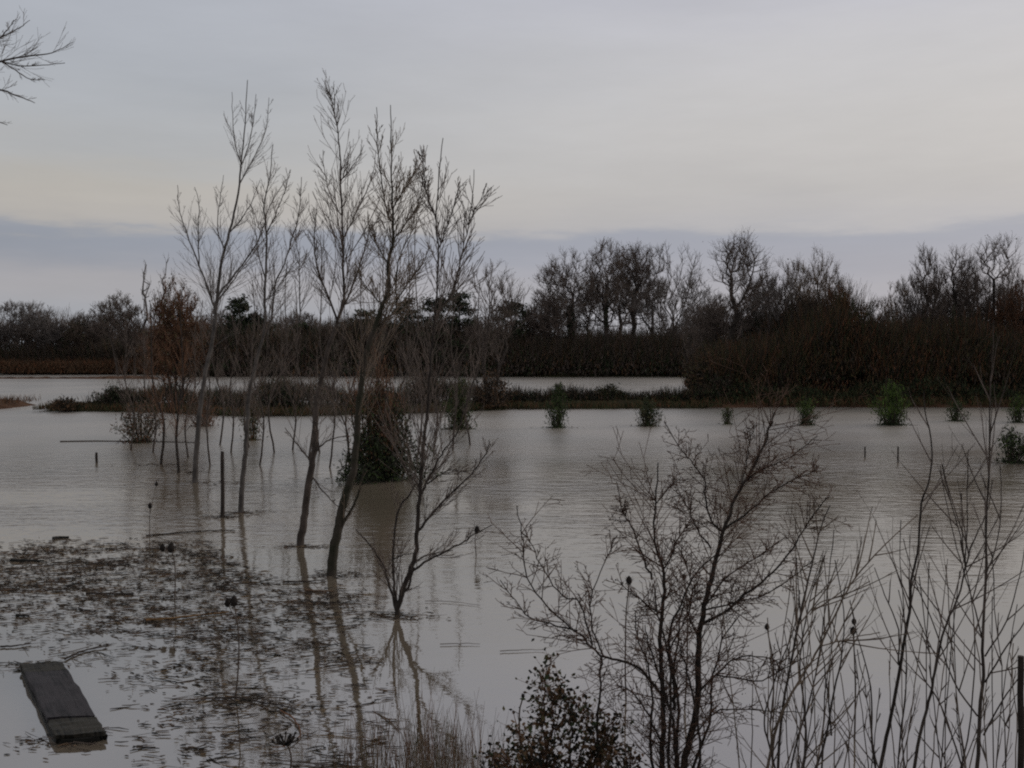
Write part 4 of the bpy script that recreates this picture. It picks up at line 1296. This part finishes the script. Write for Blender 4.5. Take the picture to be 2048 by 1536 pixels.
# ------------------------------------------------------------------ leafy bramble and reed tuft at the bottom
def bramble(label, base_px, Y, canes, n_leaf, seed, size=0.022):
    rn = random.Random(seed)
    r = np.random.default_rng(seed)
    b = at(*base_px, Y)
    root = thing('bramble', b, label, 'bramble')
    cb = MB(['twig_rust', 'bark_dark'])
    lb = MB(['leaf_brown', 'leaf_black', 'leaf_dark', 'leaf_olive'])
    for k, pts in enumerate(canes):
        Yk = Y
        yaw = rn.uniform(-0.4, 0.4)
        line = []
        pv = None
        for p in pts:
            if pv: Yk += yaw * math.hypot(p[0] - pv[0], p[1] - pv[1]) / F * Y
            line.append(at(p[0], p[1], Yk))
            pv = p
        ln = smooth_line(line, rn, 5, 0.006)
        cb.tube(ln, np.linspace(0.007, 0.003, len(ln)), 5, k % 2)
        n = n_leaf
        q = (0.1 + 0.9 * r.random(n) ** 0.9) * (len(ln) - 1.001)
        i = q.astype(int)
        c = ln[i] + r.standard_normal((n, 3)) * np.array([0.055, 0.09, 0.05])
        s = size * r.uniform(0.6, 1.7, n)
        for t in range(0, n, 3):
            cb.seg.append((*ln[i[t]], *c[t], 0.0018, 0.001, 0))
        lb.blades(c, r.standard_normal((n, 3)) + np.array([0, 0, -0.3]), s * 1.7, s * 1.1, r.choice(4, n, p=[0.38, 0.30, 0.16, 0.16]), r)
    cb.build('cane', root, b)
    lb.build('foliage', root, b)


bramble('brown-leaved bramble at the bottom edge, left of the thorn shrub', (1120, 1640), 6.3,
        [[(1110, 1640), (1092, 1500), (1085, 1400), (1102, 1310)], [(1110, 1640), (1005, 1560), (985, 1500)], [(1130, 1640), (1240, 1570), (1262, 1500)], [(1120, 1640), (1200, 1500), (1235, 1440)], [(1110, 1640), (1060, 1520), (1030, 1450)], [(1120, 1640), (1140, 1500), (1140, 1420), (1110, 1370)],
         [(1130, 1640), (1180, 1530), (1215, 1470)], [(1100, 1640), (1080, 1540), (1110, 1440), (1085, 1350)], [(1120, 1640), (1200, 1560), (1230, 1500)],
         [(1110, 1640), (1030, 1570), (1012, 1500)], [(1125, 1640), (1150, 1560), (1175, 1450), (1165, 1410)], [(1110, 1640), (1070, 1560), (1055, 1490)],
         [(1115, 1640), (1115, 1560), (1100, 1480)]], 380, 801, 0.0165)

r = np.random.default_rng(811)
mb = MB(['grass_brown', 'twig', 'twig_rust', 'leaf_olive', 'leaf_brown'])
n = 620
px = np.clip(r.normal(830, 120, n), 590, 1060)
Yv = r.uniform(6.4, 7.6, n)
xv = (px - 1024) / F * Yv
hv = r.uniform(0.15, 0.55, n) * np.exp(-((px - 840) / 200) ** 2) + 0.08
d = np.stack([r.standard_normal(n) * 0.12, r.standard_normal(n) * 0.12, np.ones(n)], 1)
p0 = np.stack([xv, Yv, np.full(n, -0.12)], 1)
mid = p0 + d * (hv * 0.55)[:, None]
p1 = mid + (d + r.standard_normal((n, 3)) * 0.16) * (hv * 0.5)[:, None]
mi = r.integers(0, 5, n)
mb.segs(p0, mid, 0.0022, 0.0018, mi)
mb.segs(mid, p1, 0.0018, 0.0008, mi)
tag(mb.build('dead_reeds'), 'tuft of thin reddish-brown dead reeds at the bottom centre', 'reeds', kind='stuff')

# ------------------------------------------------------------------ seed-head stalks
GS = 'dry stalks with dark seed heads'


def seedhead(mb, c, rr, rn):
    """spiky ovoid head"""
    ln = [(c[0], c[1], c[2] - rr * 1.3), (c[0], c[1], c[2] - rr * 0.8), (c[0], c[1], c[2]), (c[0], c[1], c[2] + rr * 0.9), (c[0], c[1], c[2] + rr * 1.5)]
    mb.tube(ln, [rr * 0.2, rr * 0.8, rr, rr * 0.7, rr * 0.1], 6)
    for k in range(16):
        d = norm((rn.gauss(0, 1), rn.gauss(0, 1), rn.gauss(0, 0.9)))
        mb.seg.append((*c, c[0] + d[0] * rr * 1.7, c[1] + d[1] * rr * 1.7, c[2] + d[2] * rr * 1.8, rr * 0.14, rr * 0.03, 0))


def stalk(label, head, foot_y, seed, hr=0.028, Y=None, extra=(), flat=False):
    rn = random.Random(seed)
    b = gz(head[0] + rn.uniform(-4, 4), foot_y) if Y is None else (pw(head[0], Y), Y, -0.05)
    Yk = b[1]
    root = thing('seed_stalk', b, label, 'dry stalk', GS)
    st = MB(['twig_dark'])
    hd = at(head[0], head[1], Yk)
    ln = smooth_line([(b[0], b[1], -0.2), ((b[0] + hd[0]) / 2 + rn.uniform(-0.02, 0.02), Yk, hd[2] * 0.5), hd], rn, 4, 0.002)
    ln[:, 0] += np.sin(np.linspace(0, math.pi, len(ln))) * rn.uniform(-0.05, 0.05)
    st.tube(ln, np.linspace(0.008, 0.005, len(ln)), 5)
    for q in range(3):
        j = ln[rn.randrange(len(ln) // 3, len(ln) - 2)]
        a_ = rn.random() * 6.283
        st.seg.append((*j, j[0] + math.cos(a_) * 0.07, j[1] + math.sin(a_) * 0.07, j[2] + 0.05, 0.003, 0.0015, 0))
    tops = [(hd, hr)]
    for (ex, ey) in extra:
        e = at(ex, ey, Yk + 0.05)
        j = ln[int(len(ln) * 0.72)]
        st.seg.append((*j, *e, 0.004, 0.003, 0))
        tops.append((e, hr * 0.8))
    st.build('stem', root, b)
    for (c, rr) in tops:
        hb = MB(['seed'])
        if flat:      # broad umbel
            for k in range(22):
                a, q = rn.random() * 6.283, rn.random() ** 0.5 * rr * 2.6
                e = (c[0] + math.cos(a) * q, c[1] + math.sin(a) * q, c[2] + rn.uniform(0.0, 0.02))
                hb.seg.append((c[0], c[1], c[2] - 0.03, *e, 0.004, 0.006, 0))
                hb.seg.append((*e, e[0], e[1], e[2] + 0.018, 0.012, 0.006, 0))
        else:
            seedhead(hb, c, rr, rn)
        hb.build('seed_head', root, b)


stalk('furthest seed-head stalk, above the back edge of the floating debris', (300, 1012), 1078, 901, 0.035, extra=((313, 968),))
stalk('seed-head stalk with bent head in the debris behind the orange stick', (342, 1096), 1200, 902, 0.045, extra=((325, 1096),))
stalk('seed-head stalk standing at the right end of the orange stick', (468, 1203), 1395, 903, 0.036, extra=((455, 1206),))
stalk('nearest stalk with a broad dark flat head at the bottom edge', (568, 1482), 1560, 904, 0.040, flat=True)
stalk('seed-head stalk alone in open water at the right limb tip of the many-stemmed sapling', (954, 1060), 1112, 905, 0.045)
stalk('seed-head stalk behind the left half of the thorn shrub', (1258, 1161), 1400, 906, 0.028)
stalk('seed-head stalk with two heads between the thorn shrub and the whips', (1706, 1262), 1480, 907, 0.024, extra=((1708, 1243),))
stalk('short seed-head stalk by the right side of the thorn shrub, below its long limb', (1534, 1254), 1450, 908, 0.020)
stalk('slim seed-head stalk inside the middle of the thorn shrub', (1368, 1154), 1420, 909, 0.020)
stalk('tiny seed-head stalk left of the brown-leaved bramble', (1046, 1392), 1500, 910, 0.014)

# ------------------------------------------------------------------ posts
def post(label, px, top, foot, wpx, seed, m='bark_dark', Y=None, lean=0.0, name='post'):
    rn = random.Random(seed)
    b = gz(px, foot) if Y is None else at(px, foot, Y)
    t = at(px + lean, top, b[1])
    mb = MB([m])
    rr = wpx / F * b[1] / 2
    ln = smooth_line([(b[0], b[1], b[2] - 0.5), ((b[0] + t[0]) / 2, b[1], (b[2] + t[2]) / 2), t], rn, 4, rr * 0.08)
    mb.tube(ln, np.linspace(rr * 1.05, rr * 0.9, len(ln)), 8, bump=0.05, rng=np.random.default_rng(seed))
    k = 8
    c = mb.n - k
    mb.add([t] + [tuple(np.concatenate(mb.v)[c + j]) for j in range(k)], [(0, 1 + j, 1 + (j + 1) % k, 1 + (j + 2) % k) for j in range(0, k, 2)], 0)
    o = mb.build(name, origin=b)
    return tag(o, label, 'post')


post('slim bare stake standing between the first two saplings', 445, 903, 1034, 8, 951)
post('dark post cut by the right edge of the photo', 2042, 1312, 1640, 13, 952, Y=6.2)
post('faint thin stake in open water, left of a matching stake under the bright bush', 1730, 893, 915, 3, 953)
post('faint thin stake in open water, nearest below the small flat-topped evergreen', 1796, 893, 925, 3, 954)
post('short thin stake left of the rusty willow', 193, 905, 925, 5, 955)

# ------------------------------------------------------------------ plank raft
TL, TR, BR, BL = gz(42, 1324, 0.07), gz(120, 1322, 0.07), gz(214, 1464, 0.07), gz(108, 1473, 0.07)
c0 = ((TL[0] + TR[0]) / 2, (TL[1] + TR[1]) / 2)
c1 = ((BL[0] + BR[0]) / 2, (BL[1] + BR[1]) / 2)
LEN = math.hypot(c0[0] - c1[0], c0[1] - c1[1])
ax = ((c0[0] - c1[0]) / LEN, (c0[1] - c1[1]) / LEN)
# ends are cut slightly on the skew, as in the photo
ex = norm((ax[1] * 0.9 + 0.25, -ax[0] * 0.45, 0))
WID = 0.37
pb = (c1[0], c1[1], 0.0)
raft = thing('timber_walkway', pb, 'dark wet timber walkway section afloat at the bottom left', 'walkway')


def plank_mat(name, ca, cb_):
    m = bpy.data.materials.new(name)
    m.use_nodes = True
    t = m.node_tree
    b_ = t.nodes['Principled BSDF']
    tcn = t.nodes.new('ShaderNodeTexCoord')
    rot = t.nodes.new('ShaderNodeMapping')
    rot.vector_type = 'POINT'
    rot.inputs['Rotation'].default_value = (0, 0, -math.atan2(ax[1], ax[0]))
    t.links.new(tcn.outputs['Object'], rot.inputs[0])
    sc = t.nodes.new('ShaderNodeMapping')
    sc.inputs['Scale'].default_value = (1.6, 26, 8)
    t.links.new(rot.outputs[0], sc.inputs[0])
    g1, g2 = t.nodes.new('ShaderNodeTexNoise'), t.nodes.new('ShaderNodeTexNoise')
    g1.inputs['Scale'].default_value = 1.6
    g1.inputs['Detail'].default_value = 7
    g2.inputs['Scale'].default_value = 5.0
    g2.inputs['Detail'].default_value = 5
    t.links.new(sc.outputs[0], g1.inputs['Vector'])
    t.links.new(tcn.outputs['Object'], g2.inputs['Vector'])
    mixn = t.nodes.new('ShaderNodeMath')
    mixn.operation = 'MULTIPLY_ADD'
    t.links.new(g2.outputs['Fac'], mixn.inputs[0])
    mixn.inputs[1].default_value = 0.9
    t.links.new(g1.outputs['Fac'], mixn.inputs[2])
    cr = t.nodes.new('ShaderNodeValToRGB')
    cr.color_ramp.elements[0].position = 0.72
    cr.color_ramp.elements[1].position = 1.0
    cr.color_ramp.elements[0].color = (*ca, 1)
    cr.color_ramp.elements[1].color = (*cb_, 1)
    t.links.new(mixn.outputs[0], cr.inputs[0])
    t.links.new(cr.outputs[0], b_.inputs['Base Color'])
    b_.inputs['Roughness'].default_value = 0.6
    b_.inputs['Specular IOR Level'].default_value = 0.15
    bp = t.nodes.new('ShaderNodeBump')
    bp.inputs['Strength'].default_value = 0.9
    bp.inputs['Distance'].default_value = 0.006
    t.links.new(g1.outputs['Fac'], bp.inputs['Height'])
    t.links.new(bp.outputs[0], b_.inputs['Normal'])
    return m


PLANK = (plank_mat('wet_plank', (0.004, 0.004, 0.005), (0.030, 0.026, 0.029)), plank_mat('mossy_plank', (0.004, 0.004, 0.003), (0.028, 0.025, 0.019)))


def pbox(mb, u0, u1, w0, w1, z0, z1, m=0, seed=1):
    r_ = random.Random(seed)
    v = []
    nu, nw = 7, 3
    for z in (z0, z1):
        for i in range(nu + 1):
            for j in range(nw + 1):
                u = u0 + (u1 - u0) * i / nu
                w = w0 + (w1 - w0) * j / nw
                jz = r_.gauss(0, 0.004) if z == z1 else 0
                ju = r_.gauss(0, 0.008) if i in (0, nu) else 0
                jw = r_.gauss(0, 0.006) if j in (0, nw) else 0
                v.append((c1[0] + ax[0] * (u + ju) + ex[0] * (w + jw), c1[1] + ax[1] * (u + ju) + ex[1] * (w + jw), z + jz))
    o = (nu + 1) * (nw + 1)
    idx = lambda i, j, t: t * o + i * (nw + 1) + j
    f = []
    for i in range(nu):
        for j in range(nw):
            f.append((idx(i, j, 1), idx(i + 1, j, 1), idx(i + 1, j + 1, 1), idx(i, j + 1, 1)))
            f.append((idx(i, j, 0), idx(i, j + 1, 0), idx(i + 1, j + 1, 0), idx(i + 1, j, 0)))
    for i in range(nu):
        for j in (0, nw):
            f.append((idx(i, j, 0), idx(i + 1, j, 0), idx(i + 1, j, 1), idx(i, j, 1)))
    for j in range(nw):
        for i in (0, nu):
            f.append((idx(i, j, 0), idx(i, j + 1, 0), idx(i, j + 1, 1), idx(i, j, 1)))
    mb.add(v, f, m)


hw = WID / 2
for (u0, u1, m_, zt) in ((0.015, 0.40, PLANK[1], 0.070), (0.425, LEN * 0.83, PLANK[0], 0.078), (LEN * 0.83 + 0.014, LEN - 0.01, PLANK[1], 0.069)):
    mb = MB([m_])
    pbox(mb, u0, u1, -hw + 0.006, hw - 0.006, 0.040, zt, seed=int(u0 * 100))
    mb.build('deck_board', raft, pb, smooth=False)
for w0 in (-hw, hw - 0.05):
    mb = MB(['wood_black'])
    pbox(mb, 0.03, LEN - 0.03, w0, w0 + 0.05, -0.10, 0.037, seed=5)
    mb.build('side_beam', raft, pb, smooth=False)
for u0 in (-0.002, LEN - 0.05):
    mb = MB(['wood_black'])
    pbox(mb, u0, u0 + 0.03, -hw + 0.052, hw - 0.052, -0.1, 0.036, seed=6)
    mb.build('end_beam', raft, pb, smooth=False)

# ------------------------------------------------------------------ floating debris
def in_mat(px, py):
    """density of the raft of debris, 0..1, at a picture position"""
    # main raft
    top = np.interp(px, [-200, 0, 60, 400, 480, 560, 720, 780, 900], [1085, 1085, 1076, 1072, 1120, 1160, 1168, 1200, 1230])
    bot = np.interp(px, [-200, 0, 150, 300, 400, 640, 760, 900], [1300, 1300, 1330, 1340, 1420, 1330, 1260, 1240])
    a = np.clip((py - top) / 34, 0, 1) * np.clip((bot - py) / 130, 0, 1)
    # sparse lower part
    l2 = np.interp(py, [1300, 1400, 1536, 1600], [150, 225, 225, 225])
    r2 = np.interp(py, [1300, 1400, 1536, 1600], [760, 800, 800, 800])
    b_ = 0.50 * np.clip((px - l2) / 50, 0, 1) * np.clip((r2 - px) / 40, 0, 1) * (py > 1290)
    return np.maximum(a, b_)


r = np.random.default_rng(1001)
n = 430000
Yv = r.uniform(6.2, 16.6, n)
xv = r.uniform(-9.2, -0.5, n)
py = 700 + CAM_H / Yv * F
px = 1024 + xv / Yv * F
den = in_mat(px, py)
cl = 0.5 + 0.5 * np.sin(xv * 2.1 + 1.7 * np.sin(Yv * 1.9)) * np.sin(Yv * 3.3 + 1.1 * np.sin(xv * 2.7))
cl2 = 0.5 + 0.5 * np.sin(xv * 7 + 2 * np.sin(Yv * 5)) * np.sin(Yv * 8 + 1.1 * np.sin(xv * 6))
band = 0.80 + 0.20 * np.sin(Yv * 9 + 3.2 * np.sin(xv * 1.1) + 2.5 * np.sin(xv * 2.3 + Yv * 2))
keep = r.random(n) < den * band * (0.10 + 0.42 * cl ** 1.5 + 0.40 * cl2 ** 1.5) * 0.235
xv, Yv = xv[keep], Yv[keep]
for (qx, qy) in ((482, 1025), (601, 1093), (664, 1150), (795, 1232), (322, 930), (358, 945), (390, 965), (757, 958), (445, 1034), (468, 1395), (60, 1330), (100, 1480), (1116, 855), (1785, 850), (1293, 852), (2026, 925)):
    g_ = gz(qx, qy)           # litter caught against whatever stands in the water
    m_ = 90
    w_ = 0.16 if g_[1] < 20 else 0.35
    xv = np.concatenate([xv, g_[0] + r.normal(0.05, w_ * 1.4, m_)])
    Yv = np.concatenate([Yv, g_[1] + r.normal(-0.03, w_ * 0.7, m_)])
n = len(xv)
mb = MB(['twig_dark', 'bark_dark', 'leaf_brown', 'grass_brown', 'grass_tan', 'twig', 'wood_black'])
ang = r.normal(0.0, 0.42, n)
L = np.minimum(0.45, 0.02 + r.exponential(0.052, n))
L[r.random(n) < 0.035] *= 3.2
wd = r.uniform(0.002, 0.0065, n)
bend = r.normal(0, 0.25, n)
z = 0.004 + r.random(n) * 0.012
cx = np.stack([xv, Yv, z], 1)
d0 = np.stack([np.cos(ang), np.sin(ang), r.normal(0, 0.04, n)], 1)
d1 = np.stack([np.cos(ang + bend), np.sin(ang + bend), r.normal(0, 0.05, n)], 1)
mi = r.choice(7, n, p=[0.30, 0.27, 0.04, 0.04, 0.06, 0.07, 0.22])
mb.segs(cx - d0 * (L / 2)[:, None], cx, wd * 0.6, wd, mi)
mb.segs(cx, cx + d1 * (L / 2)[:, None], wd, wd * 0.5, mi)
k = r.random(n) < 0.07            # leaves and bark flakes
c2 = cx[k] + r.standard_normal((k.sum(), 3)) * np.array([0.2, 0.2, 0.0])
c2[:, 2] = 0.008
mb.blades(c2, np.stack([r.standard_normal(k.sum()), r.standard_normal(k.sum()), np.zeros(k.sum())], 1), r.uniform(0.01, 0.045, k.sum()), r.uniform(0.008, 0.022, k.sum()), r.choice(7, k.sum()), r, flat=True)
tag(mb.build('floating_debris'), 'raft of floating twigs, reeds and dead leaves on the water at the lower left', 'debris', kind='stuff')


def floater(name, label, cat, pts, rad, m, seed, side=6, twigs=0):
    rn = random.Random(seed)
    P3 = [gz(x, y, 0.015) for x, y in pts]
    ln = smooth_line(P3, rn, 5, 0.004)
    mb = MB([m, 'twig_dark'])
    rad *= 0.72
    mb.tube(ln, np.linspace(rad, rad * 0.5, len(ln)), 6)
    for k in range(twigs):
        p = ln[rn.randrange(2, len(ln) - 1)]
        l = rn.uniform(0.1, 0.3)
        a = rn.uniform(-0.9, 0.9)
        mb.seg.append((*p, p[0] + math.cos(a) * l, p[1] + math.sin(a) * l, p[2] + rn.uniform(0, 0.08), rad * 0.4, rad * 0.2, 1))
    b = P3[0]
    return tag(mb.build(name, origin=b), label, cat)


GF = 'sticks floating on the flood'
for a_ in [
    ('floating_stick', 'long orange-brown stick floating in the debris', 'stick', [(292, 1240), (350, 1236), (400, 1230), (458, 1224)], 0.022, 'wood_orange', 1, 3),
    ('floating_stick', 'thin straight pole floating at the back of the debris, reaching the second sapling', 'stick', [(292, 1071), (350, 1066), (420, 1061), (470, 1061)], 0.018, 'bark_dark', 2, 2),
    ('floating_stick', 'long thin pole lying on the water left of the rusty willow', 'stick', [(120, 883), (200, 882), (300, 883), (400, 885)], 0.035, 'bark', 3, 0),
    ('floating_stick', 'dark stick behind the debris near the left end of its back edge', 'stick', [(106, 1077), (120, 1075), (138, 1074)], 0.045, 'wood_black', 4, 0),
    ('floating_stick', 'dark log-like stick at the left of the debris, near the photo edge', 'stick', [(22, 1120), (60, 1121), (88, 1122)], 0.035, 'wood_black', 5, 3),
    ('floating_stick', 'straight dark twig in the left half of the debris', 'stick', [(105, 1125), (140, 1124), (168, 1123)], 0.016, 'bark_dark', 6, 1),
    ('floating_stick', 'straight dark twig at the middle of the debris, left of the orange stick', 'stick', [(172, 1186), (220, 1187), (268, 1187)], 0.018, 'bark_dark', 7, 2),
    ('floating_stick', 'level stick between the wavy sapling trunk and the leaning trunk', 'stick', [(565, 1164), (610, 1163), (650, 1160)], 0.018, 'bark_dark', 8, 2),
    ('floating_stick', 'pale brown stick just below the foot of the wavy sapling trunk', 'stick', [(610, 1180), (640, 1182), (668, 1182)], 0.022, 'grass_brown', 9, 0),
    ('floating_stick', 'curved dark branch in the clear water right of the walkway', 'stick', [(430, 1395), (480, 1396), (520, 1404), (570, 1412), (600, 1422)], 0.013, 'bark_dark', 10, 6),
    ('floating_stick', 'ragged branch reaching over the edge of the debris behind the walkway', 'stick', [(130, 1318), (150, 1308), (180, 1298), (215, 1292)], 0.016, 'bark_dark', 11, 6),
    ('floating_stick', 'thin twig floating alone in open water right of the many-stemmed sapling', 'stick', [(880, 1288), (930, 1287), (960, 1288)], 0.006, 'twig_dark', 12, 0),
    ('floating_stick', 'thin twig in open water left of the thorn shrub', 'stick', [(1000, 1302), (1045, 1300), (1090, 1299)], 0.006, 'twig_dark', 13, 1),
    ('floating_stick', 'short stub of branch at the left edge of the debris, above the walkway', 'stick', [(0, 1293), (35, 1291), (62, 1286)], 0.014, 'bark_dark', 14, 3),
    ('floating_stick', 'chunky dark bark piece in the left of the debris', 'stick', [(32, 1231), (45, 1231), (58, 1232)], 0.025, 'wood_black', 15, 2),
    ('floating_stick', 'red-brown branch with side twigs above the nearest flat seed head', 'stick', [(560, 1420), (590, 1440), (600, 1470), (575, 1490), (545, 1495)], 0.010, 'twig_rust', 16, 7),
    ('floating_stick', 'faint level twig in open water level with the many-stemmed sapling foot', 'stick', [(850, 1202), (900, 1203), (960, 1210)], 0.006, 'twig', 17, 0),
]:
    tag(floater(a_[0], a_[1], a_[2], a_[3], a_[4], a_[5], a_[6], twigs=a_[7]), group=GF)

# ------------------------------------------------------------------ tree beyond the left edge, twigs reaching into the corner
TOP = dict(cnt=2.4, shr=0.35, cap=0.004, rt=0.003, levels=1, n=(5, 5), ang=(0.45, 0.45), ratio=(0.6, 0.5), wob=0.07, trop=(0.05, 0.05), rmin=0.0022, start=(0.15, 0.1), mats=(1, 1, 1), seg=(6, 5, 4, 3), tip=0.35, cone=0.3)
sapling('overhanging tree whose fine bare twigs reach into the top left corner', (-420, 1100),
        [([(-420, 1100), (-415, 900), (-400, 600), (-390, 350), (-380, 150), (-370, -60)], 40, 12, 0.0, 5),
         ([(-395, 420), (-300, 300), (-180, 200), (-80, 150), (0, 122), (60, 112), (105, 105), (146, 84)], 9, 1.0, -0.05, 16),
         ([(-390, 330), (-280, 220), (-150, 130), (-60, 95), (0, 75), (40, 55), (60, 40)], 8, 1.0, 0.1, 12),
         ([(-180, 205), (-80, 185), (-10, 178), (35, 192), (70, 206)], 7, 1.3, 0.1, 5),
         ([(0, 122), (40, 132), (85, 130), (130, 126)], 3, 1.2, 0.1, 4),
         ([(0, 122), (30, 140), (60, 158), (90, 160)], 3, 1.2, -0.1, 3),
         ([(-180, 215), (-80, 225), (-20, 238), (15, 250)], 6, 1.3, 0.2, 2),
         ([(0, 76), (15, 60), (28, 40)], 3, 1.2, 0.1, 3)], 971, 'bark', 'twig', name='overhanging_tree', cat='tree', group=None, params=TOP, twmin=0.25, tlen=(0.2, 0.5))
